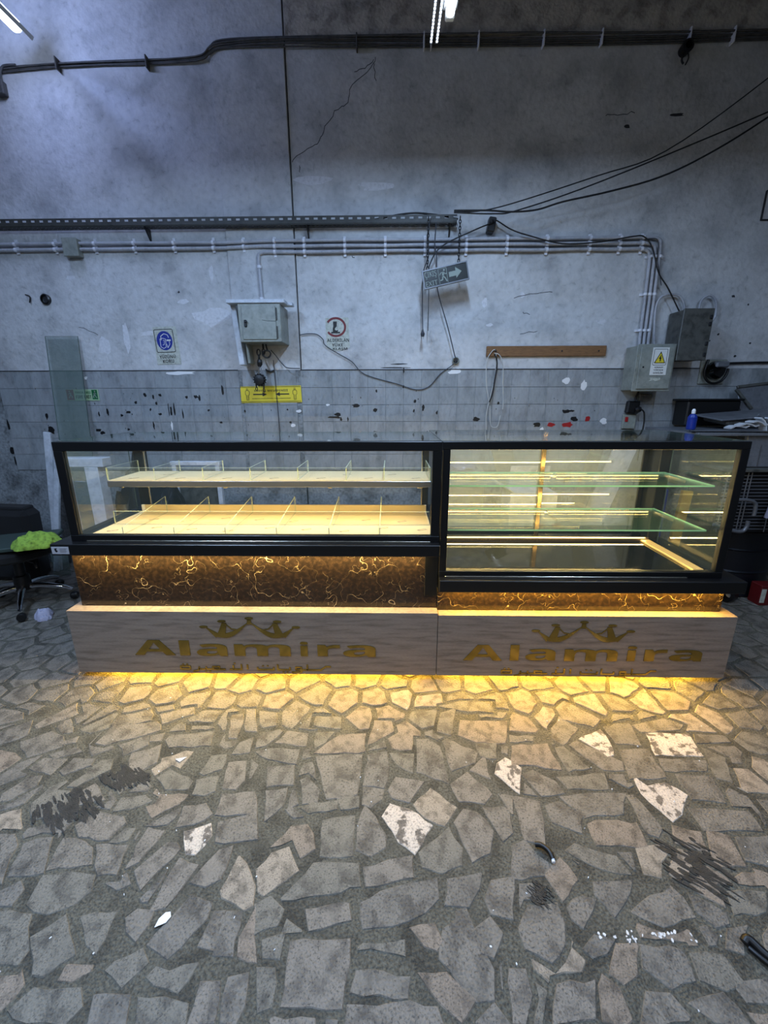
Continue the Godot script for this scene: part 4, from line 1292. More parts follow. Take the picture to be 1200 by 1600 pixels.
# ---------------------------------------------------------------- what hangs on the wall
func wall_fittings() -> void:
	var zw := WALL
	# slotted angle iron that carries cables
	var a := thing("angle_iron", "long olive slotted angle iron fixed across the plaster above the conduits", "angle iron", Vector3(-1.5, 2.8, -3.6))
	var fl := Sh.new()
	var x0 := -3.6
	var x1 := 0.49
	var zf := zw + 0.085
	fl.bx(x0, x1, 2.846, 2.858, zf - 0.004, zf, 0.001)
	fl.bx(x0, x1, 2.806, 2.832, zf - 0.004, zf, 0.001)
	var k := 0
	while x0 + k * 0.066 < x1 - 0.03:
		fl.bx(x0 + k * 0.066, x0 + k * 0.066 + 0.036, 2.832, 2.846, zf - 0.004, zf, 0.0)
		k += 1
	obj("slotted_flange", fl, M.angle, a)
	var sh := Sh.new()
	for r in 3:
		sh.bx(x0, x1, 2.802, 2.806, zw + (0.0125 if r == 0 else r * 0.032), zw + 0.018 + r * 0.032, 0.0)
	k = 0
	while x0 + k * 0.033 < x1 - 0.02:
		sh.bx(x0 + k * 0.033, x0 + k * 0.033 + 0.016, 2.8025, 2.8055, zw + 0.0125, zf - 0.004, 0.0)
		k += 1
	obj("slotted_web", sh, M.angle, a)
	for x in [-3.2, -1.9, -0.65, 0.44]:
		obj("bracket", Sh.new().prism(V2([0, 0, 0.082, 0, 0.075, -0.014, 0.012, -0.085, 0, -0.085]), -0.004, 0.004, Transform3D(Basis(Vector3.UP, -PI / 2), Vector3(x, 2.802, zw))), M.iron, a)
	var dc := Sh.new()
	for q in [[-0.30, 0.012], [-0.285, 0.03], [-0.22, 0.05]]:
		dc.tube(smooth([Vector3(q[0] - 0.5, 2.812, zw + q[1]), Vector3(q[0], 2.822, zw + q[1] + 0.02), Vector3(0.1, 2.868, zw + 0.075), Vector3(0.3, 2.864, zw + 0.07), Vector3(0.5, 2.835, zw + 0.06)]), 0.006, 6)
	tag(obj("cable_bundle", dc, M.cable), "black cables lying in the right end of the slotted angle iron", "cable").set_meta("kind", "stuff")
	# three cables that rise from its end to the upper right, and one that drops
	for q in [["thin black cable, uppermost of three rising to the upper right edge", 0.004, [0.45, 2.83, 0.62, 2.832, 0.866, 2.878, 1.453, 3.041, 1.909, 3.184, 2.517, 3.587, 3.3, 4.2]], ["black cable, middle one of three rising to the upper right edge", 0.0045, [0.45, 2.825, 0.74, 2.815, 0.92, 2.838, 1.489, 3.009, 2.561, 3.400, 3.4, 3.75]], ["thick black cable, lowest of three sagging to the upper right edge", 0.006, [0.45, 2.838, 0.70, 2.836, 0.87, 2.826, 1.05, 2.838, 1.232, 2.886, 1.55, 2.945, 1.891, 3.028, 2.2, 3.16, 2.568, 3.371, 3.3, 3.85]]]:
		tag(obj("overhead_cable", Sh.new().tube(smooth(V3(q[2], -3.5), 5), q[1], 8), M.cable), q[0], "cable", "cables rising to the right")
	tag(obj("overhead_cable", Sh.new().tube(smooth(V3([0.757, 2.80, 0.619, 2.751, 0.38, 2.646, 0.295, 2.529, 0.285, 2.45], -3.62), 6), 0.005, 8), M.cable), "black cable running down left from the small black clamp to the exit sign chain", "cable")
	tag(obj("overhead_cable", Sh.new().tube(smooth(V3([0.757, 2.80, 0.783, 2.822, 0.908, 2.757, 1.057, 2.713, 1.304, 2.66, 1.592, 2.67, 1.829, 2.704, 1.915, 2.70, 1.99, 2.62, 2.061, 2.458, 2.154, 2.346, 2.281, 2.165], -3.63), 6), 0.005, 8), M.cable), "black cable from the small black clamp over the conduits down to the dark box", "cable")
	var cl := thing("cable_clamp", "small black cable clamp on the plaster right of the angle iron", "clamp", Vector3(0.757, 2.80, -3.66))
	obj("block", Sh.new().box(Vector3(0.757, 2.795, -3.66), Vector3(0.055, 0.10, 0.07), 0.006, Basis(Vector3.BACK, -0.15)), M.plastic_black, cl)
	obj("screw", Sh.new().lathe([Vector2(0, -0.004), Vector2(0.012, -0.004), Vector2(0.012, 0.004), Vector2(0, 0.006)], Vector3(0.757, 2.81, -3.62), 10, Basis(Vector3.RIGHT, PI / 2)), M.iron, cl)
	# sooty cable bundle high on the wall, stepping up at the pier
	var ub := thing("old_cable_run", "sooty bundle of old cables running right across the top of the wall", "cable", Vector3(0, 3.9, -3.65))
	var left := [-3.4, 3.80, -2.87, 3.815, -2.558, 3.839, -2.228, 3.849, -1.808, 3.851, -1.391, 3.856, -1.292, 3.906, -1.197, 3.937, -0.785, 3.949]
	var right := [-0.785, 3.949, -0.06, 3.944, 0.839, 3.936, 1.728, 3.934, 2.607, 3.936, 3.6, 3.938]
	for q in [[0.0, 0.012, 0.006], [0.018, 0.012, 0.006], [-0.016, 0.012, 0.0055], [0.006, 0.022, 0.005], [-0.026, 0.010, 0.005]]:
		var p := []
		for pt in V3(left, 0.0) + V3(right, 0.0).slice(1):
			p.append(pt + Vector3(0, q[0] * (0.55 if pt.x < -1.3 else 1.0) + rng.randf_range(-0.006, 0.006), WALL + q[1] + (0.028 if pt.x > -0.7 and q[0] > 0.01 else 0.013 if pt.x > -1.4 and pt.x < -0.7 else 0.0)))
		obj("cable", Sh.new().tube(smooth(p, 5), q[2], 7), M.old_cable, ub)
	for x in [-2.4, -1.75, -0.25, 0.22, 0.27, 0.60, 1.05, 1.45, 2.05, 2.35]:
		obj("cable_clip", Sh.new().bx(x - 0.005, x + 0.005, 3.885 if x > -1.3 else 3.80, 3.975 if x > -1.3 else 3.875, WALL, WALL + 0.047, 0.002), M.clip if x > 0 else M.old_cable, ub)
	var jb := thing("junction_box", "small dark junction box at the left edge under the sooty cables", "junction box", Vector3(-2.85, 3.7, -3.68))
	obj("body", Sh.new().bx(-2.90, -2.812, 3.66, 3.745, WALL, WALL + 0.05, 0.006), M.old_cable, jb)
	obj("lead", Sh.new().tube(smooth(V3([-2.825, 3.74, -2.82, 3.79, -2.79, 3.83, -2.70, 3.835], WALL + 0.03)), 0.008, 8), M.old_cable, jb)
	var st := thing("pipe_stub", "charred black pipe stub under the sooty cables at upper right", "pipe", Vector3(2.036, 3.86, -3.68))
	obj("stub", Sh.new().lathe([Vector2(0.012, -0.02), Vector2(0.034, -0.02), Vector2(0.038, 0.05), Vector2(0.024, 0.055), Vector2(0.022, 0.0)], Vector3(2.036, 3.862, WALL + 0.012), 14, Basis(Vector3.RIGHT, PI / 2)), M.plastic_black, st)
	obj("strands", Sh.new().tube(smooth(V3([2.03, 3.85, 2.02, 3.80, 2.035, 3.775], WALL + 0.03)), 0.006, 6).tube(smooth(V3([2.05, 3.85, 2.065, 3.81, 2.05, 3.77], WALL + 0.03)), 0.004, 6), M.cable, st)
	var ho := thing("wall_pipe", "open black pipe end in the white plaster at far left", "pipe", Vector3(-2.83, 2.31, -3.69))
	obj("collar", Sh.new().lathe([Vector2(0.020, -0.02), Vector2(0.038, -0.02), Vector2(0.040, 0.012), Vector2(0.030, 0.018), Vector2(0.028, 0.0)], Vector3(-2.83, 2.312, WALL + 0.01), 18, Basis(Vector3.RIGHT, PI / 2)), M.plastic_black, ho)
	obj("bore", Sh.new().lathe([Vector2(0.0, 0.002), Vector2(0.029, 0.002), Vector2(0.029, 0.003), Vector2(0, 0.003)], Vector3(-2.83, 2.312, WALL + 0.002), 14, Basis(Vector3.RIGHT, PI / 2)), M.joint, ho)
	tag(obj("wall_hook", Sh.new().tube(smooth(V3([-2.985, 2.345, -2.955, 2.335, -2.95, 2.318, -2.962, 2.285], WALL + 0.02)), 0.005, 6), M.iron), "small bent iron hook beside the black pipe end", "hook")
	# framed panel cut by the right edge
	var pn := thing("notice_board", "white panel with a thin black frame, cut off by the right edge", "panel", Vector3(2.9, 2.9, -3.69))
	obj("board", Sh.new().bx(2.812, 3.10, 2.830, 3.015, WALL, WALL + 0.010, 0.002), M.plaster, pn)
	obj("edge_frame", Sh.new().bx(2.806, 2.814, 2.822, 3.020, WALL, WALL + 0.014).bx(2.8145, 3.10, 2.822, 2.830, WALL, WALL + 0.014).bx(2.8145, 3.10, 3.015, 3.020, WALL, WALL + 0.014), M.print_black, pn)
	signs()
	# timber board
	var wb := thing("timber_board", "brown timber board screwed level to the wall just above the tiles", "board", Vector3(1.27, 1.9, -3.69))
	obj("board", Sh.new().bx(0.783, 1.762, 1.856, 1.936, WALL, WALL + 0.024, 0.003), M.wood, wb)
	for x in [0.86, 1.40, 1.70]:
		obj("screw", Sh.new().lathe([Vector2(0.006, -0.004), Vector2(0.007, 0.001), Vector2(0, 0.002)], Vector3(x, 1.895, WALL + 0.024), 10, Basis(Vector3.RIGHT, PI / 2)), M.iron, wb)
	var rp := thing("hanging_cord", "loops of white and black cord hanging from a nail in the timber board", "cord", Vector3(0.85, 1.5, -3.65))
	for q in [[0.0035, [0.85, 1.905, 0.83, 1.900, 0.791, 1.839, 0.785, 1.764, 0.793, 1.637, 0.809, 1.56, 0.823, 1.49]], [0.0035, [0.845, 1.880, 0.884, 1.868, 0.915, 1.82, 0.925, 1.76, 0.932, 1.637, 0.945, 1.50, 0.945, 1.43]], [0.0035, [0.859, 1.880, 0.864, 1.688, 0.848, 1.611, 0.824, 1.492, 0.809, 1.376, 0.815, 1.257, 0.818, 1.10]], [0.0032, [0.835, 1.46, 0.84, 1.38, 0.851, 1.30, 0.881, 1.279, 0.913, 1.295, 0.93, 1.38]]]:
		obj("cord", Sh.new().tube(smooth(V3(q[1], WALL + 0.035), 5), q[0], 6), M.rope, rp)
	obj("dark_cord", Sh.new().tube(smooth(V3([0.845, 1.87, 0.87, 1.80, 0.858, 1.65, 0.845, 1.55, 0.825, 1.49], WALL + 0.045), 5), 0.006, 6), M.cable, rp)
	obj("nail", Sh.new().tube([Vector3(0.848, 1.898, WALL + 0.024), Vector3(0.848, 1.902, WALL + 0.06)], 0.004, 6), M.iron, rp)


func signs() -> void:
	# blue mandatory sign
	var s := thing("face_shield_sign", "white sign with a blue disc of a masked head over two black words", "sign", Vector3(-1.89, 1.95, -3.69))
	var xf := Transform3D(Basis(Vector3.BACK, 0.03), Vector3(-1.889, 1.955, WALL + 0.004))
	obj("board", Sh.new().prism(V2([-0.100, -0.148, 0.104, -0.150, 0.100, 0.145, -0.094, 0.147]), -0.004, 0.0, xf), M.sign_old, s)
	obj("border", Sh.new().stroke(V2([-0.080, 0.125, 0.062, 0.126, 0.070, 0.118, 0.072, -0.045, 0.064, -0.052, -0.078, -0.052, -0.085, -0.044, -0.087, 0.118, -0.080, 0.125]), 0.005, 0.0, 0.0006, xf), M.print_black, s)
	obj("disc", Sh.new().prism(circle(-0.008, 0.038, 0.066, 36, 0.075), 0.0, 0.0007, xf), M.print_blue, s)
	var hd := Sh.new()
	hd.stroke(V2([-0.036, 0.042, -0.034, 0.075, -0.006, 0.092, 0.022, 0.082, 0.030, 0.060]), 0.005, 0.0007, 0.0013, xf)
	hd.stroke(V2([-0.045, 0.052, -0.022, 0.058, 0.002, 0.050, -0.002, -0.012, -0.024, -0.022, -0.046, -0.008, -0.045, 0.052]), 0.004, 0.0007, 0.0013, xf)
	hd.stroke(V2([-0.02, 0.042, -0.01, 0.040, -0.016, 0.008, -0.030, 0.004]), 0.0035, 0.0007, 0.0013, xf)
	hd.stroke(V2([0.030, 0.045, 0.032, 0.010, 0.012, -0.018, 0.006, 0.012]), 0.004, 0.0007, 0.0013, xf)
	hd.prism(V2([0.010, 0.046, 0.044, 0.046, 0.044, 0.034, 0.010, 0.034]), 0.0007, 0.0013, xf)
	obj("masked_head", hd, M.sign_white, s)
	lettering("word", "YÜZÜNÜ", -0.073, 0.064, -0.101, -0.069, 0.0007, M.print_black, s, xf)
	lettering("word", "KORU", -0.050, 0.045, -0.138, -0.110, 0.0007, M.print_black, s, xf)
	# no-standing-under-loads sign, its left and lower edges painted over
	var n := thing("load_warning_sign", "worn cream sign with a red ring round a black hook over faded words", "sign", Vector3(-0.45, 2.03, -3.69))
	xf = Transform3D(Basis(Vector3.BACK, 0.01), Vector3(-0.447, 2.030, WALL + 0.004))
	obj("board", Sh.new().prism(V2([-0.095, -0.100, -0.020, -0.125, 0.030, -0.118, 0.096, -0.100, 0.092, 0.132, -0.098, 0.130]), -0.004, 0.0, xf), M.sign_old, n)
	var ring := Sh.new()
	var arc := PackedVector2Array()
	for q in 31:
		var an := deg_to_rad(-148.0 + q * 296.0 / 30.0)
		arc.append(Vector2(-0.014 + cos(an) * 0.077, 0.060 + sin(an) * 0.068))
	ring.stroke(arc, 0.017, 0.0, 0.0007, xf, false)
	obj("red_ring", ring, M.print_red, n)
	var hk := Sh.new()
	hk.prism(V2([-0.054, 0.012, 0.020, 0.012, 0.020, 0.024, -0.054, 0.024]), 0.0, 0.0008, xf)
	hk.prism(V2([-0.040, 0.024, 0.000, 0.024, 0.006, 0.040, -0.010, 0.034, -0.022, 0.040, -0.020, 0.052, -0.006, 0.066, -0.004, 0.100, -0.010, 0.108, -0.013, 0.098, -0.018, 0.108, -0.022, 0.098, -0.027, 0.107, -0.036, 0.096, -0.034, 0.070, -0.040, 0.048]), 0.0, 0.0008, xf)
	obj("black_hook", hk, M.print_black, n)
	lettering("word", "ALDIRILAN", -0.090, 0.092, -0.053, -0.028, 0.0006, M.print_black, n, xf)
	lettering("word", "YÜKE", -0.052, 0.040, -0.090, -0.060, 0.0006, M.print_black, n, xf)
	lettering("word", "KLAŞM", -0.045, 0.075, -0.121, -0.098, 0.0006, M.print_black, n, xf)
	# yellow distance notice
	var y := thing("distance_notice", "yellow notice with black arrows pointing at each other on the grey tiles", "sign", Vector3(-1.03, 1.56, -3.68))
	xf = Transform3D(Basis(Vector3.BACK, 0.012), Vector3(-1.030, 1.560, WALL + 0.0225))
	obj("board", Sh.new().prism(V2([-0.262, -0.069, 0.260, -0.069, 0.258, 0.069, -0.260, 0.067]), -0.003, 0.0, xf), M.print_yellow, y)
	var hz := Sh.new()
	for k in 40:
		for yy in [-0.066, 0.055]:
			var x := -0.256 + k * 0.0129
			hz.prism(V2([x, yy, x + 0.006, yy, x + 0.0005, yy + 0.011, x - 0.0055, yy + 0.011]), 0.0, 0.0005, xf)
	var hb := obj("hazard_edge", hz, M.print_black, y)
	hb.set_meta("kind", "stuff")
	for d in [-1.0, 1.0]:
		obj("arrow", Sh.new().prism(V2([d * 0.155, -0.005, d * 0.075, -0.005, d * 0.075, -0.017, d * 0.035, 0.0, d * 0.075, 0.017, d * 0.075, 0.005, d * 0.155, 0.005]), 0.0, 0.0006, xf), M.print_black, y)
		var f := Sh.new()
		var fx: float = d * 0.204
		f.stroke(circle(fx, 0.043, 0.0065, 12), 0.003, 0.0, 0.0006, xf)
		f.stroke(V2([fx - 0.010, -0.005, fx - 0.017, 0.0, fx - 0.017, 0.024, fx - 0.010, 0.033, fx + 0.010, 0.033, fx + 0.017, 0.024, fx + 0.017, 0.0, fx + 0.010, -0.005, fx + 0.009, -0.045, fx - 0.009, -0.045, fx - 0.010, -0.005]), 0.0035, 0.0, 0.0006, xf)
		f.stroke(V2([fx, -0.005, fx, -0.042]), 0.0025, 0.0, 0.0006, xf)
		obj("standing_figure", f, M.print_black, y)
	lettering("caption", "SOSYAL MESAFENİZİ", -0.145, 0.145, 0.022, 0.042, 0.0005, M.print_black, y, xf)
	lettering("caption", "KORUYUNUZ LÜTFEN YAKLAŞMAYINIZ", -0.165, 0.165, -0.042, -0.028, 0.0005, M.print_black, y, xf)
	# fire exit plate
	var e := thing("fire_exit_plate", "small green and red exit plate half behind the leaning glass", "sign", Vector3(-2.67, 1.56, -3.68))
	xf = Transform3D(Basis.IDENTITY, Vector3(-2.670, 1.558, WALL + 0.0125))
	obj("plate", Sh.new().prism(V2([-0.142, -0.047, 0.140, -0.047, 0.140, 0.047, -0.142, 0.047]), -0.004, 0.0, xf), flat("pale green plate", Color(0.60, 0.70, 0.55), 0.5), e)
	obj("red_field", Sh.new().prism(V2([-0.140, -0.043, -0.076, -0.043, -0.076, 0.045, -0.140, 0.045]), 0.0, 0.0006, xf), M.print_red, e)
	obj("green_field", Sh.new().prism(V2([0.082, -0.036, 0.130, -0.036, 0.130, 0.043, 0.082, 0.043]), 0.0, 0.0006, xf), M.print_green, e)
	for q in [[0.106, -1.0], [-0.108, 1.0]]:
		var r := Sh.new()
		r.prism(circle(q[0] + q[1] * -0.004, 0.030, 0.006, 10), 0.0006, 0.0012, xf)
		r.stroke(V2([q[0], 0.020, q[0] + q[1] * 0.004, 0.0, q[0] + q[1] * 0.014, -0.012, q[0] + q[1] * 0.012, -0.026]), 0.008, 0.0006, 0.0012, xf)
		r.stroke(V2([q[0], 0.0, q[0] - q[1] * 0.008, -0.014, q[0] - q[1] * 0.016, -0.026]), 0.007, 0.0006, 0.0012, xf)
		r.stroke(V2([q[0] - q[1] * 0.014, 0.006, q[0] - q[1] * 0.004, 0.017, q[0] + q[1] * 0.012, 0.010]), 0.005, 0.0006, 0.0012, xf)
		obj("running_figure", r, M.exit_print, e)
	lettering("word", "YANGIN ÇIKIŞI", -0.066, 0.074, 0.006, 0.030, 0.0006, M.print_green, e, xf)
	lettering("word", "FIRE EXIT", -0.062, 0.074, -0.028, -0.002, 0.0006, M.print_black, e, xf)
	# exit sign on chains, hanging askew
	var x := thing("exit_sign", "dark exit sign hanging askew on two chains below the conduits", "sign", Vector3(0.40, 2.41, -3.5))
	xf = Transform3D(Basis(Vector3.BACK, 0.205), Vector3(0.402, 2.414, -3.49))
	var W := 0.172
	var H := 0.064
	obj("housing", Sh.new().prism(V2([-W, -H, W, -H, W, H, -W, H]), -0.022, -0.002, xf), M.box_grey, x)
	obj("face", Sh.new().prism(V2([-W + 0.008, -H + 0.008, W - 0.008, -H + 0.008, W - 0.008, H - 0.008, -W + 0.008, H - 0.008]), -0.002, 0.0, xf), M.exit_face, x)
	var fr := Sh.new()
	for q in [[-W, W, -H, -H + 0.009], [-W, W, H - 0.009, H], [-W, -W + 0.009, -H + 0.009, H - 0.009], [W - 0.009, W, -H + 0.009, H - 0.009]]:
		fr.prism(V2([q[0], q[2], q[1], q[2], q[1], q[3], q[0], q[3]]), -0.002, 0.005, xf)
	obj("frame", fr, M.sheet, x)
	lettering("word", "ÇIKIŞ", -W + 0.018, -W + 0.108, 0.000, 0.050, 0.001, M.exit_print, x, xf, false)
	lettering("word", "EXIT", -W + 0.018, -W + 0.106, -0.049, -0.016, 0.001, M.exit_print, x, xf, false)
	var man := Sh.new()
	man.stroke(V2([-0.050, -0.050, -0.050, 0.051, 0.012, 0.051, 0.012, -0.050]), 0.003, 0.0, 0.001, xf)
	man.prism(circle(-0.006, 0.038, 0.007, 14), 0.0, 0.001, xf)
	man.stroke(V2([-0.012, 0.026, -0.020, 0.002]), 0.014, 0.0, 0.001, xf)
	man.stroke(V2([-0.010, 0.022, 0.000, 0.010, 0.010, 0.012]), 0.006, 0.0, 0.001, xf)
	man.stroke(V2([-0.016, 0.024, -0.034, 0.022, -0.042, 0.008]), 0.006, 0.0, 0.001, xf)
	man.stroke(V2([-0.018, -0.002, -0.004, -0.018, 0.006, -0.042]), 0.008, 0.0, 0.001, xf)
	man.stroke(V2([-0.022, -0.002, -0.026, -0.026, -0.044, -0.028]), 0.008, 0.0, 0.001, xf)
	obj("running_figure", man, M.exit_print, x)
	obj("arrow", Sh.new().prism(V2([0.026, -0.018, 0.078, -0.018, 0.078, -0.034, 0.122, 0.004, 0.078, 0.040, 0.078, 0.016, 0.026, 0.016]), 0.0, 0.001, xf), M.exit_print, x)
	for q in [[0.266, 2.452, 2.80], [0.497, 2.502, 2.80]]:
		chain("chain", q[0], q[1], q[2], -3.50, 0.0034, x, M.iron)


# a chain of alternating oval links from y0 up to y1
func chain(called: String, x: float, y0: float, y1: float, z: float, r: float, parent: Node, mat: Material) -> void:
	var sh := Sh.new()
	var link := r * 8.0
	var nn := int((y1 - y0) / (link * 0.78))
	for i in nn:
		var cy := y0 + (i + 0.5) * (y1 - y0) / nn
		var pts := []
		for k in 11:
			var a := TAU * k / 10.0
			var o := Vector3(cos(a) * r * 2.3, sin(a) * link * 0.5, 0)
			if i % 2: o = Vector3(0, o.y, o.x)
			pts.append(Vector3(x, cy, z) + o)
		sh.tube(pts, r, 6)
	var c := obj(called, sh, mat, parent)
	c.set_meta("kind", "stuff")


# ---------------------------------------------------------------- conduits, boxes and wires
func electrics() -> void:
	var zc := WALL + 0.026
	var c := thing("conduit_run", "three parallel grey conduits clipped across the whole wall, turning down at the right", "conduit", Vector3(0, 2.66, -3.68))
	var ys := [2.712, 2.673, 2.634]
	var ends := [2.075, 2.040, 2.005]
	for k in 3:
		var p := [Vector3(-3.6 if k < 2 else -1.01, ys[k] + (-0.008 if k < 2 else 0.0), zc)]
		var x := -3.3 if k < 2 else -0.8
		while x < 1.85:
			p.append(Vector3(x, ys[k] + rng.randf_range(-0.003, 0.003) - (0.008 if x < -1.2 else 0.0), zc + rng.randf_range(-0.002, 0.002)))
			x += 0.25
		p.append(Vector3(ends[k] - 0.10, ys[k], zc))
		p.append(Vector3(ends[k] - 0.03, ys[k] - 0.012, zc))
		p.append(Vector3(ends[k] - 0.008, ys[k] - 0.045, zc))
		p.append(Vector3(ends[k], 2.50, zc))
		p.append(Vector3(ends[k] + 0.008, 2.2, zc))
		p.append(Vector3(ends[k] + 0.014, 1.90, zc))
		obj("conduit", Sh.new().tube(smooth(p, 3), 0.0125, 10), M.conduit, c)
	for x in [-3.30, -2.979, -2.664, -2.345, -2.032, -1.715, -1.404, -1.165, -0.921, -0.688, -0.37, -0.053, 0.258, 0.578, 0.893, 1.201, 1.53, 1.76, 1.93]:
		var lo := 2.655 if x < -1.05 else 2.618
		var cl := Sh.new().bx(x - 0.011, x + 0.011, lo - 0.018, 2.742, WALL + (0.0122 if x > -1.3 and x < -0.77 else 0.0), WALL + 0.016, 0.002)
		for y in ys:
			if y > lo: cl.tube([Vector3(x - 0.009, y - (0.008 if x < -1.2 else 0.0), zc), Vector3(x + 0.009, y - (0.008 if x < -1.2 else 0.0), zc)], 0.0165, 10)
		obj("conduit_clip", cl, M.clip, c)
	for y in [2.58, 2.314, 2.049]:
		var cl2 := Sh.new().bx(1.975, 2.115, y - 0.010, y + 0.010, WALL, WALL + 0.010, 0.002)
		for k in 3:
			cl2.tube([Vector3(ends[k] + 0.004, y - 0.009, zc), Vector3(ends[k] + 0.004, y + 0.009, zc)], 0.0165, 10)
		obj("conduit_clip", cl2, M.clip, c)
	# drop to the hinged box
	var d := thing("conduit_drop", "single grey conduit bending down from the run to the hinged box", "conduit", Vector3(-1.05, 2.45, -3.68))
	obj("conduit", Sh.new().tube(smooth(V3([-0.60, 2.634, -0.93, 2.634, -1.03, 2.628, -1.052, 2.595, -1.052, 2.45, -1.048, 2.25], zc), 5), 0.0125, 10), M.conduit, d)
	for y in [2.53, 2.30]:
		obj("conduit_clip", Sh.new().bx(-1.085, -1.015, y - 0.008, y + 0.008, WALL, WALL + 0.008, 0.002).tube([Vector3(-1.051, y - 0.010, zc), Vector3(-1.051, y + 0.010, zc)], 0.018, 10), M.clip, d)
	# small junction box on the left of the run
	var j := thing("junction_box", "square pale junction box on the conduit run at far left", "junction box", Vector3(-2.515, 2.67, -3.65))
	obj("body", Sh.new().bx(-2.575, -2.460, 2.610, 2.735, WALL, WALL + 0.055, 0.004), M.box_grey, j)
	obj("lid", Sh.new().bx(-2.577, -2.458, 2.608, 2.737, WALL + 0.056, WALL + 0.066, 0.003), M.box_grey, j)

	# hinged sheet steel box with its cable channels
	var b := thing("hinged_box", "square grey steel box with a hinged door, framed by pale cable channels", "electrical box", Vector3(-1.02, 2.08, -3.57))
	var zb := WALL + 0.012
	var zf := -3.45
	obj("body", Sh.new().bx(-1.178, -0.852, 1.948, 2.222, zb, zf, 0.004), M.box_grey, b)
	obj("door", Sh.new().bx(-1.150, -0.888, 1.966, 2.204, zf, zf + 0.008, 0.003), M.box_grey, b)
	obj("latch", Sh.new().bx(-1.132, -1.112, 2.055, 2.105, zf + 0.008, zf + 0.020, 0.004).bx(-1.128, -1.104, 2.085, 2.095, zf + 0.020, zf + 0.030, 0.002), M.iron, b)
	for y in [2.02, 2.15]:
		obj("hinge", Sh.new().tube([Vector3(-0.884, y - 0.045, zf + 0.006), Vector3(-0.884, y + 0.040, zf + 0.006)], 0.006, 8), M.box_dark, b)
	obj("door_crack", Sh.new().stroke(V2([-0.995, 2.105, -0.95, 2.098, -0.890, 2.095]), 0.003, zf + 0.008, zf + 0.0086), M.joint, b)
	obj("top_channel", Sh.new().bx(-1.262, -0.815, 2.224, 2.250, -3.53, -3.44, 0.003), M.white_board, b)
	obj("top_channel", Sh.new().bx(-0.90, -0.775, 2.222, 2.246, -3.60, -3.535, 0.003), M.white_board, b)
	obj("side_channel", Sh.new().box(Vector3(-1.222, 2.015, -3.60), Vector3(0.042, 0.46, 0.16), 0.003, Basis(Vector3.BACK, 0.07)), M.white_board, b)
	obj("side_channel", Sh.new().box(Vector3(-1.170, 2.00, -3.62), Vector3(0.022, 0.40, 0.11), 0.003, Basis(Vector3.BACK, 0.05)), M.box_grey, b)
	# chain hoist and coil beneath
	var h := thing("chain_hoist", "small oily chain hoist hanging below the hinged box", "hoist", Vector3(-1.07, 1.75, -3.56))
	var zh := -3.56
	chain("chain", -1.035, 1.87, 1.945, zh, 0.005, h, M.iron)
	chain("chain", -1.075, 1.775, 1.905, zh, 0.006, h, M.iron)
	obj("hook_block", Sh.new().lathe([Vector2(0, -0.03), Vector2(0.018, -0.022), Vector2(0.022, 0.0), Vector2(0.016, 0.022), Vector2(0, 0.028)], Vector3(-1.072, 1.808, zh), 14), M.iron, h)
	obj("clevis", Sh.new().tube(V3([-1.094, 1.70, -1.080, 1.765, -1.066, 1.765, -1.062, 1.70], zh), 0.005, 8), M.steel, h)
	var wheel := Sh.new().lathe([Vector2(0, -0.022), Vector2(0.038, -0.022), Vector2(0.046, -0.012), Vector2(0.034, 0.0), Vector2(0.046, 0.012), Vector2(0.038, 0.022), Vector2(0.012, 0.026), Vector2(0, 0.026)], Vector3(-1.083, 1.672, zh), 24, Basis(Vector3.RIGHT, PI / 2))
	for k in 14:
		var a := TAU * k / 14.0
		wheel.box(Vector3(-1.083 + cos(a) * 0.046, 1.672 + sin(a) * 0.046, zh), Vector3(0.010, 0.008, 0.040), 0.001, Basis(Vector3.BACK, a))
	obj("chain_wheel", wheel, M.iron, h)
	chain("hand_chain", -1.115, 1.585, 1.65, zh, 0.0035, h, M.iron)
	chain("hand_chain", -1.055, 1.575, 1.65, zh, 0.0035, h, M.iron)
	var coil := thing("coiled_lead", "small coil of dark lead hanging right of the chain hoist", "cable", Vector3(-1.0, 1.86, -3.55))
	var loops := []
	for k in 49:
		var a := TAU * k / 16.0
		loops.append(Vector3(-1.003 + cos(a) * (0.028 + 0.0012 * (k % 7)), 1.868 + sin(a) * 0.027, zh + 0.01 + 0.0006 * k))
	obj("coil", Sh.new().tube(loops, 0.0055, 6), M.iron, coil)
	obj("hanger", Sh.new().tube(smooth(V3([-1.012, 1.945, -1.008, 1.92, -1.0, 1.892], zh)), 0.007, 6), M.iron, coil)
	tag(obj("thin_wire", Sh.new().tube(smooth(V3([-0.985, 1.905, -0.950, 1.865, -0.905, 1.806, -0.859, 1.768, -0.755, 1.762], -3.60)), 0.004, 6), M.grey_cable), "thin grey wire from under the hinged box down to the tile edge", "wire")
	tag(obj("thin_wire", Sh.new().tube(smooth(V3([-0.990, 1.835, -0.985, 1.643, -0.978, 1.35, -0.975, 1.10], WALL + 0.030)), 0.003, 6), M.grey_cable), "thin straight wire running down over the yellow notice", "wire")
	tag(obj("thin_wire", Sh.new().tube(smooth(V3([-0.757, 2.030, -0.70, 2.038, -0.621, 2.034, -0.57, 1.995, -0.553, 1.949, -0.44, 1.880, -0.334, 1.820, -0.228, 1.719, 0.043, 1.641, 0.207, 1.593, 0.315, 1.619, 0.408, 1.72, 0.50, 1.785, 0.53, 1.815], WALL + 0.016), 5), 0.0035, 6), M.grey_cable), "loose grey wire sagging across the wall from the pier to the round outlet", "wire")
	tag(obj("tile_edge_lead", Sh.new().tube(smooth(V3([-1.06, 1.762, -1.045, 1.748, -1.02, 1.743, -0.99, 1.752], WALL + 0.030)), 0.006, 6), M.cable), "short black lead on the tile edge under the hinged box", "cable")
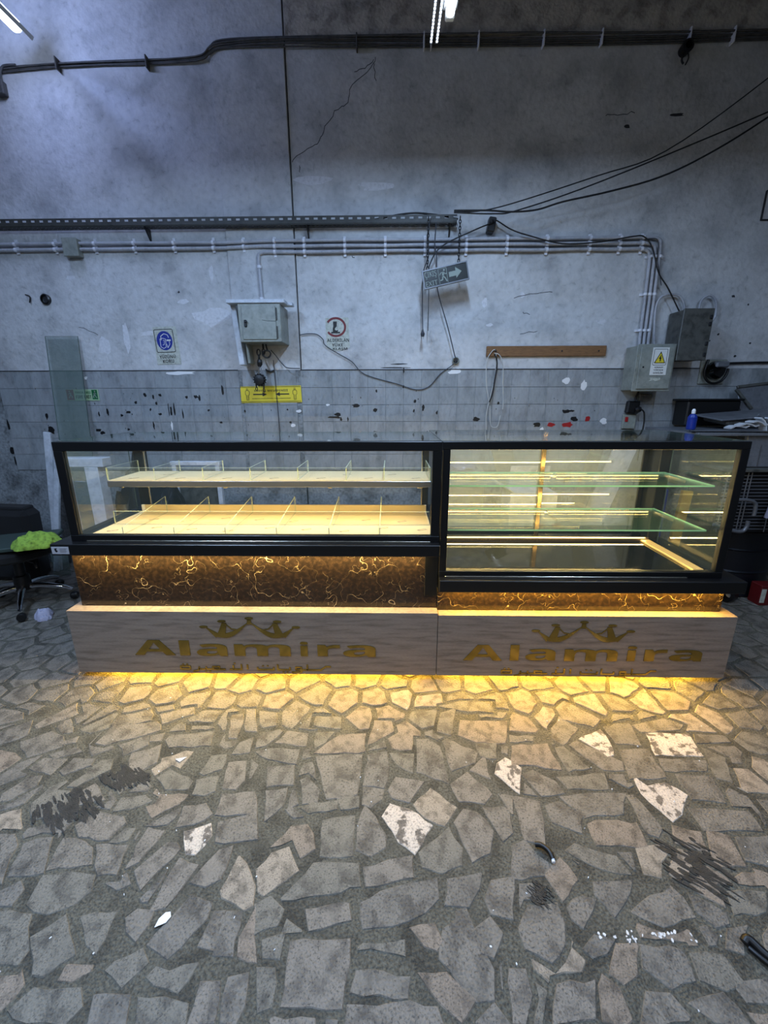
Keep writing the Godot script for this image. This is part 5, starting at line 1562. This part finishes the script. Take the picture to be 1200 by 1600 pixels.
	# wires by the exit sign
	tag(obj("dangling_lead", Sh.new().tube(smooth(V3([0.292, 2.83, 0.269, 2.72, 0.280, 2.576, 0.242, 2.466, 0.239, 2.30, 0.242, 2.171, 0.247, 2.045], -3.60), 5), 0.0042, 6), M.grey_cable), "long lead hanging left of the exit sign, holding a plug", "cable")
	var pg := thing("plug", "small grey mains plug dangling left below the exit sign", "plug", Vector3(0.247, 2.02, -3.6))
	obj("body", Sh.new().lathe([Vector2(0, -0.022), Vector2(0.013, -0.020), Vector2(0.017, 0.0), Vector2(0.009, 0.018), Vector2(0.005, 0.034), Vector2(0, 0.034)], Vector3(0.247, 2.022, -3.60), 12), M.grey_cable, pg)
	for dx in [-0.007, 0.007]:
		obj("pin", Sh.new().tube([Vector3(0.247 + dx, 2.002, -3.60), Vector3(0.247 + dx, 1.982, -3.60)], 0.0025, 6), M.steel, pg)
	tag(obj("dangling_lead", Sh.new().tube(smooth(V3([0.300, 2.40, 0.289, 2.354, 0.290, 2.20, 0.291, 2.045], -3.61)), 0.003, 6), M.grey_cable), "short thin wire ending bare under the left end of the exit sign", "cable")
	tag(obj("dangling_lead", Sh.new().tube(smooth(V3([0.336, 2.83, 0.328, 2.662, 0.343, 2.575, 0.352, 2.40, 0.370, 2.30, 0.448, 2.076, 0.513, 1.86, 0.527, 1.835], -3.62), 5), 0.0042, 6), M.grey_cable), "dark lead running behind the exit sign to the round outlet", "cable")
	var ou := thing("round_outlet", "round broken outlet in the wall above the tile edge", "outlet", Vector3(0.53, 1.82, -3.69))
	obj("ring", Sh.new().lathe([Vector2(0.020, -0.004), Vector2(0.030, -0.002), Vector2(0.030, 0.016), Vector2(0.024, 0.022), Vector2(0.018, 0.010)], Vector3(0.532, 1.824, WALL + 0.003), 18, Basis(Vector3.RIGHT, PI / 2)), M.box_grey, ou)
	obj("core", Sh.new().lathe([Vector2(0, 0.010), Vector2(0.016, 0.010), Vector2(0.016, 0.016), Vector2(0, 0.018)].slice(0), Vector3(0.534, 1.818, WALL), 12, Basis(Vector3.RIGHT, PI / 2)), M.iron, ou)

	# distribution boxes at right
	var gb := thing("distribution_box", "grey steel distribution box with a lightning warning plate, under the vertical conduits", "electrical box", Vector3(2.06, 1.75, -3.6))
	obj("body", Sh.new().bx(1.927, 2.212, 1.580, 1.918, WALL + 0.012, -3.52, 0.005), M.box_grey, gb)
	obj("rim", Sh.new().bx(1.920, 2.219, 1.572, 1.926, -3.5195, -3.505, 0.003), M.box_grey, gb)
	obj("door", Sh.new().bx(1.945, 2.204, 1.590, 1.906, -3.5045, -3.494, 0.003), M.box_grey, gb)
	obj("keyhole", Sh.new().lathe([Vector2(0.007, -0.002), Vector2(0.007, 0.0015), Vector2(0, 0.0015)], Vector3(1.978, 1.755, -3.494), 12, Basis(Vector3.RIGHT, PI / 2)), M.dark, gb)
	obj("torn_label", Sh.new().prism(V2([2.035, 1.650, 2.075, 1.656, 2.090, 1.650, 2.125, 1.660, 2.122, 1.676, 2.095, 1.672, 2.070, 1.678, 2.040, 1.674, 2.050, 1.662]), -3.494, -3.4935), M.sign_old, gb)
	var ws := thing("lightning_sign", "white warning plate with a yellow lightning triangle on the grey distribution box", "sign", Vector3(2.09, 1.79, -3.49))
	var xf := Transform3D(Basis.IDENTITY, Vector3(2.098, 1.797, -3.492))
	obj("plate", Sh.new().prism(V2([-0.064, -0.102, 0.062, -0.102, 0.062, 0.102, -0.064, 0.102]), -0.0018, 0.0, xf), M.sign_white, ws)
	obj("border", Sh.new().stroke(V2([-0.048, 0.090, 0.046, 0.090, 0.050, 0.085, 0.050, -0.022, 0.046, -0.027, -0.048, -0.027, -0.052, -0.022, -0.052, 0.085, -0.048, 0.090]), 0.003, 0.0, 0.0005, xf), M.print_black, ws)
	obj("triangle", Sh.new().prism(V2([-0.044, -0.014, 0.044, -0.014, 0.001, 0.074]), 0.0, 0.0005, xf), M.print_black, ws)
	obj("triangle_field", Sh.new().prism(V2([-0.035, -0.009, 0.035, -0.009, 0.001, 0.062]), 0.0005, 0.001, xf), M.print_yellow, ws)
	obj("bolt", Sh.new().prism(V2([0.001, -0.004, -0.005, 0.008, -0.001, 0.008, -0.004, 0.020, -0.011, 0.017, 0.001, 0.046, 0.007, 0.042, 0.002, 0.028, 0.011, 0.030, 0.005, 0.010, 0.008, 0.010]), 0.001, 0.0015, xf), M.print_black, ws)
	for q in [["DİKKAT", -0.033, 0.035, -0.050, -0.036], ["YÜKSEK", -0.038, 0.038, -0.070, -0.056], ["GERİLİM", -0.038, 0.038, -0.092, -0.077]]:
		lettering("word", q[0], q[1], q[2], q[3], q[4], 0.0005, M.print_black, ws, xf)
	var db := thing("meter_box", "taller dark steel box with two hoops on top, right of the distribution box", "electrical box", Vector3(2.34, 2.0, -3.6))
	obj("body", Sh.new().bx(2.232, 2.452, 1.808, 2.172, WALL + 0.012, -3.515, 0.004), M.box_dark, db)
	obj("lid", Sh.new().bx(2.226, 2.458, 1.802, 2.178, -3.5145, -3.500, 0.004), M.box_dark, db)
	for y in [2.12, 2.07, 1.93, 1.85]:
		obj("catch", Sh.new().bx(2.426, 2.446, y - 0.018, y + 0.010, -3.500, -3.490, 0.003), M.dark, db)
	for q in [[2.155, 1.93, 2.130, 1.956, 2.10, 2.194, 2.124, 2.286, 2.201, 2.309, 2.273, 2.295, 2.321, 2.225, 2.326, 2.15], [2.436, 2.16, 2.440, 2.206, 2.452, 2.271, 2.501, 2.300, 2.551, 2.275, 2.575, 2.205, 2.568, 2.12, 2.45, 2.02]]:
		obj("hoop_conduit", Sh.new().tube(smooth(V3(q, WALL + 0.04), 5), 0.009, 8), M.conduit, db)
	tag(obj("thin_wire", Sh.new().tube(smooth(V3([1.93, 2.69, 2.017, 2.693, 2.045, 2.64, 2.05, 2.55, 2.085, 2.45, 2.11, 2.37], WALL + 0.05)), 0.003, 6), M.grey_cable), "thin wire curling off the corner of the conduit run at right", "wire")
	# socket and plug below the distribution box
	var so := thing("wall_socket", "black socket with a plugged lead under the distribution box", "socket", Vector3(2.03, 1.43, -3.66))
	obj("housing", Sh.new().box(Vector3(2.035, 1.445, -3.665), Vector3(0.10, 0.10, 0.05), 0.008, Basis(Vector3.BACK, -0.06)), M.plastic_black, so)
	obj("plug", Sh.new().lathe([Vector2(0, -0.03), Vector2(0.024, -0.03), Vector2(0.026, 0.012), Vector2(0.014, 0.03), Vector2(0, 0.03)], Vector3(2.065, 1.425, -3.63), 14, Basis(Vector3.RIGHT, PI / 2 - 0.5)), M.plastic_black, so)
	obj("lead", Sh.new().tube(smooth(V3([2.075, 1.43, 2.11, 1.41, 2.125, 1.34, 2.125, 1.24, 2.12, 1.0], -3.62)), 0.006, 8), M.cable, so)
	obj("feed", Sh.new().tube(smooth(V3([2.045, 1.49, 2.05, 1.53, 2.07, 1.585], -3.66)), 0.007, 8), M.cable, so)
	var s2 := thing("double_switch", "small pale switch plate with a red rocker below the black socket", "switch", Vector3(2.02, 1.32, -3.68))
	obj("plate", Sh.new().bx(1.975, 2.085, 1.265, 1.385, WALL + 0.010, WALL + 0.030, 0.004), M.box_grey, s2)
	obj("rocker", Sh.new().bx(1.99, 2.015, 1.325, 1.365, WALL + 0.030, WALL + 0.037, 0.003), M.paint_red, s2)
	obj("lower_socket", Sh.new().bx(1.985, 2.075, 1.215, 1.262, WALL + 0.010, WALL + 0.045, 0.005), M.plastic_black, s2)
	obj("cover_strip", Sh.new().bx(2.07, 2.17, 1.500, 1.552, WALL + 0.012, WALL + 0.060, 0.004), M.box_dark, so)
	# caged bulkhead lamp
	var lp := thing("bulkhead_lamp", "dark glass bulkhead lamp in a black ring guard, at the tile edge far right", "lamp", Vector3(2.67, 1.73, -3.65))
	obj("back_plate", Sh.new().bx(2.555, 2.765, 1.630, 1.825, WALL, WALL + 0.024, 0.006), M.box_grey, lp)
	obj("dark_glass", Sh.new().lathe([Vector2(0.072, 0.0), Vector2(0.070, 0.035), Vector2(0.050, 0.062), Vector2(0.0, 0.072)], Vector3(2.665, 1.740, WALL + 0.024), 22, Basis(Vector3.RIGHT, PI / 2)), M.black_glass, lp)
	obj("pale_hood", Sh.new().bx(2.625, 2.735, 1.755, 1.805, WALL + 0.050, WALL + 0.098, 0.012), M.sheet, lp)
	var guard := []
	for k in 17:
		var a := lerpf(deg_to_rad(175), deg_to_rad(370), k / 16.0)
		guard.append(Vector3(2.660 + cos(a) * 0.094, 1.735 + sin(a) * 0.100, WALL + 0.055))
	obj("guard_ring", Sh.new().tube(guard, 0.010, 8), M.plastic_black, lp)
	obj("guard_post", Sh.new().tube([Vector3(2.566, 1.742, WALL + 0.055), Vector3(2.585, 1.82, WALL + 0.05)], 0.010, 8), M.plastic_black, lp)
	tag(obj("black_lead", Sh.new().tube(smooth(V3([2.735, 1.765, 2.76, 1.785, 2.80, 1.795, 3.1, 1.80, 3.6, 1.80], WALL + 0.015)), 0.009, 8), M.cable), "black lead along the top of the tiles from the bulkhead lamp to the right edge", "cable")


# ---------------------------------------------------------------- left: chair, glass and boards
func left_corner() -> void:
	# glass sheet leaning on the wall
	var gl := pane("glass_sheet", Vector3(-2.735, 1.01, -3.57), Vector3(0.275, 2.04, 0.008), null, M.old_glass, Basis(Vector3.RIGHT, -0.085))
	tag(gl, "tall narrow green glass sheet leaning against the wall at left", "glass sheet")
	tag(obj("laminate_strip", Sh.new().box(Vector3(-2.989, 0.630, -3.515), Vector3(0.060, 1.26, 0.022), 0.003, Basis(Vector3.BACK, -0.128)), M.white_board), "long white strip leaning upright left of the counter, the taller of the two", "strip")
	tag(obj("laminate_strip", Sh.new().box(Vector3(-2.942, 0.530, -3.470), Vector3(0.045, 1.06, 0.026), 0.003, Basis(Vector3.BACK, -0.212)), M.white_board), "shorter white strip leaning upright between the taller strip and the counter", "strip")
	tag(obj("glass_offcut", Sh.new().box(Vector3(-2.94, 0.17, -3.40), Vector3(0.15, 0.34, 0.012), 0.002, Basis(Vector3.RIGHT, -0.06)), M.old_glass), "pale glass offcut standing on the floor behind the chair", "glass sheet")
	# swivel chair with a chrome star base
	var hub := Vector3(-2.80, 0.0, -2.86)
	var c := thing("swivel_chair", "black swivel chair with a chrome five-arm base at the left edge", "chair", hub)
	var seat := Sh.new()
	seat.lathe([Vector2(0.05, 0.40), Vector2(0.24, 0.405), Vector2(0.285, 0.43), Vector2(0.29, 0.47), Vector2(0.26, 0.50), Vector2(0.0, 0.505)], hub, 30)
	obj("seat", seat, M.fabric, c)
	obj("gas_column", Sh.new().lathe([Vector2(0.055, 0.13), Vector2(0.050, 0.24), Vector2(0.034, 0.245), Vector2(0.034, 0.36), Vector2(0.09, 0.38), Vector2(0.09, 0.41)], hub, 18), M.plastic_black, c)
	obj("tilt_lever", Sh.new().tube([hub + Vector3(0.08, 0.39, 0.05), hub + Vector3(0.22, 0.385, 0.10), hub + Vector3(0.235, 0.345, 0.11)], 0.008, 8), M.plastic_black, c)
	for k in 5:
		var a := deg_to_rad(90.0 - 35.0 + 72.0 * k)
		var dir := Vector3(cos(a), 0, sin(a))
		var arm := Sh.new().tube(smooth([hub + Vector3(0, 0.150, 0) + dir * 0.03, hub + Vector3(0, 0.145, 0) + dir * 0.12, hub + Vector3(0, 0.115, 0) + dir * 0.25, hub + Vector3(0, 0.085, 0) + dir * 0.31]), 0.026, 10, 0.014)
		var o := obj("base_arm", arm, M.chrome, c)
		var wc := hub + dir * 0.315
		obj("caster", Sh.new().lathe([Vector2(0, -0.022), Vector2(0.024, -0.022), Vector2(0.029, -0.012), Vector2(0.029, 0.012), Vector2(0.024, 0.022), Vector2(0, 0.022)], wc + Vector3(0, 0.034, 0), 16, Basis(dir.cross(Vector3.UP), dir, Vector3.UP).orthonormalized() * Basis(Vector3.RIGHT, 0.0)), M.plastic_black, o)
	tag(obj("green_board", Sh.new().box(Vector3(-2.76, 0.525, -2.79), Vector3(0.56, 0.030, 0.40), 0.006, Basis(Vector3.UP, 0.42)), M.board_green), "dark green flat panel lying on the swivel chair's seat", "panel")
	var cl := Sh.new()
	lump(cl, Vector3(-2.475, 0.542, -2.70), 0.15, 0.12, 0.085, 9)
	tag(obj("green_cloth", cl, M.green_cloth), "crumpled lime green cloth on the dark panel on the chair", "cloth")
	var bag := Sh.new()
	bag.box(Vector3(-3.27, 0.325, -3.34), Vector3(0.48, 0.63, 0.20), 0.045, Basis(Vector3.BACK, -0.03))
	bag.box(Vector3(-3.24, 0.645, -3.34), Vector3(0.36, 0.035, 0.12), 0.015, Basis(Vector3.BACK, -0.03))
	tag(obj("black_bag", bag, M.fabric), "tall black bag standing behind the chair at the left edge", "bag")
	var rag := thing("grey_rag", "grey lilac rag crumpled beside the front caster of the chair", "rag", Vector3(-2.53, 0, -2.66))
	var rs := Sh.new()
	lump(rs, Vector3(-2.515, 0.004, -2.665), 0.055, 0.055, 0.06, 5)
	obj("fold", rs, M.grey_cloth, rag)
	var rs2 := Sh.new()
	lump(rs2, Vector3(-2.485, 0.003, -2.63), 0.045, 0.035, 0.035, 6)
	obj("fold", rs2, M.grey_cloth, rag)


# a soft crumpled mound with a closed flat underside; top_ flattens its shoulders
func lump(sh: Sh, c: Vector3, rx: float, rz: float, h: float, sd: int, top_ := 0.0) -> void:
	var f := noise(FastNoiseLite.TYPE_SIMPLEX_SMOOTH, 1.0, 3, sd)
	var nu := 30
	var nv := 12
	var grid := []
	for i in nv + 1:
		var t := float(i) / nv
		var row := []
		for k in nu:
			var a := TAU * k / nu
			var r := cos(t * PI * 0.5 * 0.999) if top_ == 0.0 else 1.0 - pow(t, 1.0 + 4.0 * top_) * 0.999
			var y := sin(t * PI * 0.5) if top_ == 0.0 else t
			var w := 1.0 + 0.28 * f.get_noise_2d(cos(a) * 1.3 + sd, sin(a) * 1.3 + t * 1.5)
			var hh := h * y * (1.0 + 0.45 * f.get_noise_2d(cos(a) * r * 1.3, sin(a) * r * 1.3 + 7.0))
			row.append(c + Vector3(cos(a) * rx * r * w, hh, sin(a) * rz * r * w))
		grid.append(row)
	for i in nv:
		for k in nu:
			var q := [grid[i][k], grid[i][(k + 1) % nu], grid[i + 1][(k + 1) % nu], grid[i + 1][k]]
			var n := []
			for j in 4:
				var ii: int = i + (1 if j > 1 else 0)
				var kk: int = (k + (1 if j == 1 or j == 2 else 0)) % nu
				var du: Vector3 = grid[ii][(kk + 1) % nu] - grid[ii][(kk + nu - 1) % nu]
				var dv: Vector3 = grid[mini(ii + 1, nv)][kk] - grid[maxi(ii - 1, 0)][kk]
				var nn := dv.cross(du)
				if nn.length() < 1e-9: nn = Vector3.UP
				nn = nn.normalized()
				if nn.dot(q[j] - c + Vector3(0, 0.02, 0)) < 0.0: nn = -nn
				n.append(nn)
			sh.tri_n(q[0], q[1], q[2], n[0], n[1], n[2])
			sh.tri_n(q[0], q[2], q[3], n[0], n[2], n[3])
	for k in nu:
		sh.tri(c, grid[0][k], grid[0][(k + 1) % nu], Vector3.DOWN)


# ---------------------------------------------------------------- seen through the glass
func behind_counters() -> void:
	var r := thing("white_rack", "white laminate rack seen through the left end of the long counter", "rack", Vector3(-2.25, 0, -3.0))
	obj("top_board", Sh.new().bx(-2.47, -2.12, 1.04, 1.105, -3.10, -3.0, 0.003), M.white_board, r)
	obj("side_board", Sh.new().bx(-2.265, -2.165, 0.0, 1.039, -3.10, -3.0, 0.003), M.white_board, r)
	obj("side_board", Sh.new().bx(-2.47, -2.44, 0.0, 1.039, -3.10, -3.0, 0.003), M.white_board, r)
	obj("shelf_board", Sh.new().bx(-2.4395, -2.2655, 0.50, 0.52, -3.10, -3.0, 0.003), M.white_board, r)
	var dr := Sh.new()
	lump(dr, Vector3(-1.985, 0.0, -3.24), 0.23, 0.10, 1.02, 12, 0.9)
	tag(obj("black_cover", dr, M.fabric), "tall bundle under a black cover, seen through the long counter's left end", "cover")
	var q := thing("display_stand", "pale grey framed stand behind the long counter, right of the black cover", "stand", Vector3(-1.5, 0, -3.2))
	obj("top_rail", Sh.new().bx(-1.72, -1.33, 1.025, 1.055, -3.22, -3.18, 0.003), M.white_board, q)
	for x in [-1.71, -1.37]:
		obj("post", Sh.new().bx(x, x + 0.035, 0.0, 1.0245, -3.22, -3.18, 0.003), M.white_board, q)
	obj("dark_infill", Sh.new().bx(-1.67, -1.375, 0.35, 0.95, -3.21, -3.19, 0.003), M.box_dark, q)
	var sack := Sh.new()
	lump(sack, Vector3(-1.66, 0.0, -2.98), 0.28, 0.10, 0.86, 21, 0.6)
	tag(obj("black_sack", sack, M.fabric), "full black sack standing low behind the long counter's deck", "sack")
	# behind the chilled counter
	tag(obj("grey_panel_offcut", Sh.new().box(Vector3(1.02, 0.60, -3.30), Vector3(0.16, 1.22, 0.012), 0.002, Basis(Vector3.BACK, 0.28)), M.sheet), "pale blue grey sheet strip leaning left of the brass door stile", "sheet")
	tag(obj("grey_panel_offcut", Sh.new().box(Vector3(1.48, 0.62, -3.28), Vector3(0.11, 1.24, 0.012), 0.002, Basis(Vector3.BACK, -0.22)), M.sheet), "narrow grey sheet strip leaning right of the brass door stile", "sheet")
	tag(obj("grey_panel_offcut", Sh.new().box(Vector3(1.68, 0.60, -3.34), Vector3(0.18, 1.2, 0.012), 0.002, Basis(Vector3.BACK, -0.30)), M.white_board), "wide pale sheet leaning behind the chilled counter's right rear post", "sheet")
	var bx := thing("open_carton", "pale open carton standing behind the chilled counter's middle", "carton", Vector3(1.03, 0, -3.05))
	obj("body", Sh.new().bx(0.86, 1.20, 0.0, 0.86, -3.20, -2.95, 0.004), M.white_board, bx)
	obj("flap", Sh.new().box(Vector3(0.82, 0.90, -3.07), Vector3(0.15, 0.006, 0.25), 0.001, Basis(Vector3.BACK, -0.5)), M.white_board, bx)
	obj("flap", Sh.new().box(Vector3(1.06, 0.94, -3.19), Vector3(0.30, 0.17, 0.006), 0.001, Basis(Vector3.RIGHT, 0.25)), M.white_board, bx)
	tag(obj("grey_crate", Sh.new().bx(0.40, 0.72, 0.0, 0.98, -3.50, -3.18, 0.006), M.box_grey), "tall grey cabinet behind the left end of the chilled counter", "cabinet")
	tag(obj("clear_wrap", lumped(Vector3(0.55, 0.981, -3.30), 0.13, 0.09, 0.05, 31), M.wrap), "crumpled clear wrap on the grey cabinet behind the chilled counter", "wrap")


func lumped(c: Vector3, rx: float, rz: float, h: float, sd: int) -> Sh:
	var s := Sh.new()
	lump(s, c, rx, rz, h, sd)
	return s


# ---------------------------------------------------------------- right: bench, condenser and drum
func right_corner() -> void:
	var b := thing("steel_bench", "cluttered sheet steel bench top at the right edge behind the counter", "bench", Vector3(2.6, 0, -3.2))
	obj("top", Sh.new().bx(2.10, 3.40, 1.268, 1.290, -3.55, -2.92, 0.003), M.sheet, b)
	obj("front_panel", Sh.new().bx(2.46, 3.40, 1.05, 1.2675, -2.98, -2.95, 0.003), M.sheet, b)
	obj("panel_seam", Sh.new().bx(2.56, 2.566, 1.05, 1.20, -2.9495, -2.947, 0.0), M.steel, b)
	for x in [2.16, 3.30]:
		obj("leg", Sh.new().bx(x, x + 0.04, 0.0, 1.2675, -3.50, -3.46, 0.003), M.box_dark, b)
	tag(obj("sheet_offcut", Sh.new().prism(V2([-0.30, -0.10, 0.42, -0.16, 0.46, 0.16, -0.16, 0.12]), -0.002, 0.002, Transform3D(Basis(Vector3.RIGHT, -PI / 2 - 0.02), Vector3(2.36, 1.298, -3.05))), M.sheet), "flat grey sheet offcut jutting left off the bench under the blue bottle", "sheet")
	for k in 7:
		var x := 2.50 + k * 0.062
		var bent := Sh.new()
		var lean := Basis(Vector3.BACK, 0.12 - 0.14 * k) if k < 3 else Basis(Vector3.BACK, -0.92 - 0.06 * (k % 2))
		bent.stroke(V2([0.0, 0.0, 0.035, 0.012, 0.070, 0.008, 0.105, -0.006, 0.13, 0.004]), 0.009, -0.03, 0.03, Transform3D(Basis(Vector3.UP, 0.1 * (k % 3)) * lean, Vector3(x - 0.17 + (0.0 if k < 3 else 0.01), (1.316 + 0.022 * k if k < 3 else 1.386), -2.985 + 0.012 * (k % 3))), false)
		tag(obj("bent_strip", bent, M.strip_pale), ["lowest", "second", "third", "fourth", "fifth", "sixth", "last"][k] + " bent grey metal strip in the row lying on the bench, counted from the left", "metal strip", "bent strips on the bench")
	var bt := thing("blue_bottle", "small blue bottle with a white cap on the bench", "bottle", Vector3(2.10, 1.304, -3.02))
	obj("body", Sh.new().lathe([Vector2(0, 0.0), Vector2(0.026, 0.001), Vector2(0.029, 0.010), Vector2(0.029, 0.085), Vector2(0.020, 0.102), Vector2(0.011, 0.108), Vector2(0.0, 0.109)], Vector3(2.105, 1.304, -3.02), 20), M.blue, bt)
	obj("cap", Sh.new().lathe([Vector2(0.011, 0.1095), Vector2(0.012, 0.112), Vector2(0.012, 0.132), Vector2(0.007, 0.142), Vector2(0, 0.143)], Vector3(2.105, 1.304, -3.02), 14), M.paint_white, bt)
	var cr := thing("black_crate", "black open crate on the bench behind the tilted tray", "crate", Vector3(2.60, 1.29, -3.59))
	obj("body", Sh.new().box(Vector3(2.60, 1.40, -3.59), Vector3(0.42, 0.20, 0.17), 0.010), M.plastic_black, cr)
	obj("rim", Sh.new().box(Vector3(2.60, 1.505, -3.59), Vector3(0.45, 0.016, 0.20), 0.005), M.plastic_black, cr)
	var ty := thing("tilted_tray", "wide shallow steel tray with a bright rim, tilted on the bench", "tray", Vector3(2.95, 1.36, -3.33))
	var tb := Basis(Vector3.BACK, 0.075) * Basis(Vector3.RIGHT, 0.10)
	obj("pan", Sh.new().box(Vector3(2.95, 1.385, -3.33), Vector3(0.92, 0.040, 0.26), 0.012, tb), M.box_dark, ty)
	obj("rim", Sh.new().box(Vector3(2.95, 1.412, -3.33), Vector3(1.04, 0.012, 0.30), 0.004, tb), M.sheet, ty)
	for k in 4:
		obj("rivet", Sh.new().lathe([Vector2(0.012, -0.003), Vector2(0.010, 0.003), Vector2(0, 0.004)], Vector3(2.70 + k * 0.085, 1.397 + k * 0.0065, -3.182), 10, Basis(Vector3.RIGHT, PI / 2)), M.sheet, ty)
	var sh := thing("framed_sheet", "grey framed sheet leaning on the tiles above the tray at the right edge", "sheet", Vector3(2.95, 1.5, -3.5))
	var fb := Basis(Vector3.BACK, 0.12) * Basis(Vector3.RIGHT, -0.30)
	obj("sheet", Sh.new().box(Vector3(3.16, 1.54, -3.57), Vector3(0.66, 0.20, 0.010), 0.002, fb), M.sheet, sh)
	obj("frame_bar", Sh.new().box(Vector3(3.155, 1.645, -3.595), Vector3(0.68, 0.022, 0.022), 0.003, fb), M.box_dark, sh)
	obj("frame_bar", Sh.new().box(Vector3(2.86, 1.51, -3.555), Vector3(0.022, 0.20, 0.022), 0.003, fb * Basis(Vector3.BACK, 0.5)), M.box_dark, sh)
	# condensing unit behind a wire grille
	var g := thing("condensing_unit", "condensing unit with a slatted wire grille and bent pipe, right of the chilled counter", "condenser", Vector3(2.55, 0.55, -3.0))
	obj("body", Sh.new().bx(2.36, 3.20, 0.56, 1.02, -3.30, -2.97, 0.008), M.dark, g)
	obj("hood", Sh.new().bx(2.34, 3.22, 1.0205, 1.045, -3.32, -2.90, 0.004), M.box_dark, g)
	for k in 17:
		obj("grille_wire", Sh.new().tube([Vector3(2.345, 0.60 + k * 0.0245, -2.93), Vector3(3.2, 0.60 + k * 0.0245, -2.93)], 0.0035, 6), M.wire, g)
	for x in [2.36, 2.50, 2.525, 2.70, 2.86, 2.885, 3.05]:
		obj("grille_bar", Sh.new().tube([Vector3(x, 0.58, -2.925), Vector3(x, 1.02, -2.925)], 0.004, 6), M.wire, g)
	obj("bent_pipe", Sh.new().tube(smooth([Vector3(2.28, 0.655, -2.86), Vector3(2.42, 0.61, -2.86), Vector3(2.49, 0.605, -2.86), Vector3(2.515, 0.64, -2.86), Vector3(2.515, 0.68, -2.86)]), 0.013, 10), M.wire, g)
	obj("bent_pipe", Sh.new().tube(smooth([Vector3(2.30, 0.83, -2.86), Vector3(2.46, 0.835, -2.86), Vector3(2.53, 0.815, -2.86), Vector3(2.545, 0.77, -2.86), Vector3(2.545, 0.72, -2.86)]), 0.012, 10), M.wire, g)
	tag(obj("clear_wrap", lumped(Vector3(2.74, 0.70, -2.87), 0.10, 0.05, 0.17, 52), M.wrap), "crumpled pale wrap hanging on the condensing unit's grille", "wrap")
	var dm := thing("blue_drum", "dark blue drum standing below the condensing unit", "drum", Vector3(2.78, 0, -3.34))
	obj("shell", Sh.new().lathe([Vector2(0.0, 0.0), Vector2(0.30, 0.0), Vector2(0.31, 0.012), Vector2(0.305, 0.03), Vector2(0.305, 0.20), Vector2(0.315, 0.21), Vector2(0.305, 0.22), Vector2(0.305, 0.38), Vector2(0.315, 0.39), Vector2(0.305, 0.40), Vector2(0.305, 0.52), Vector2(0.312, 0.535), Vector2(0.30, 0.545), Vector2(0.29, 0.53), Vector2(0, 0.53)], Vector3(2.78, 0, -3.34), 36), M.drum, dm)
	var rb := thing("red_carton", "small red carton with pale printing on the floor before the blue drum", "carton", Vector3(2.88, 0, -3.0))
	obj("body", Sh.new().box(Vector3(2.86, 0.080, -2.955), Vector3(0.17, 0.160, 0.10), 0.004), M.red_box, rb)
	obj("pale_print", Sh.new().box(Vector3(2.796, 0.08, -2.904), Vector3(0.034, 0.11, 0.002), 0.0).box(Vector3(2.88, 0.11, -2.904), Vector3(0.05, 0.010, 0.002), 0.0), M.sign_old, rb)
	var sho := thing("rolled_tape", "black roll with a white face on the floor by the counter's right end", "roll", Vector3(2.60, 0, -2.98))
	var tbx := Basis(Vector3.BACK, PI / 2 - 0.2) * Basis(Vector3.RIGHT, 0.5)
	obj("roll", Sh.new().lathe([Vector2(0.03, -0.035), Vector2(0.055, -0.035), Vector2(0.055, 0.035), Vector2(0.03, 0.035)], Vector3(2.60, 0.056, -2.98), 20, tbx), M.plastic_black, sho)
	obj("white_face", Sh.new().lathe([Vector2(0.0, 0.0352), Vector2(0.05, 0.0352), Vector2(0.05, 0.038), Vector2(0, 0.038)], Vector3(2.60, 0.056, -2.98), 20, tbx * Basis(Vector3.RIGHT, PI)), M.paint_white, sho)
	tag(obj("yellow_batten", Sh.new().box(Vector3(2.02, 0.45, -2.86), Vector3(0.07, 0.90, 0.03), 0.003, Basis(Vector3.BACK, -0.07)), M.yellow_wood), "yellow batten standing behind the chilled counter's right glass end", "batten")
	tag(obj("blue_crate", Sh.new().bx(1.90, 1.985, 0.0, 0.89, -3.06, -2.94, 0.01), M.blue), "dark blue container behind the chilled counter's right rear post", "container")
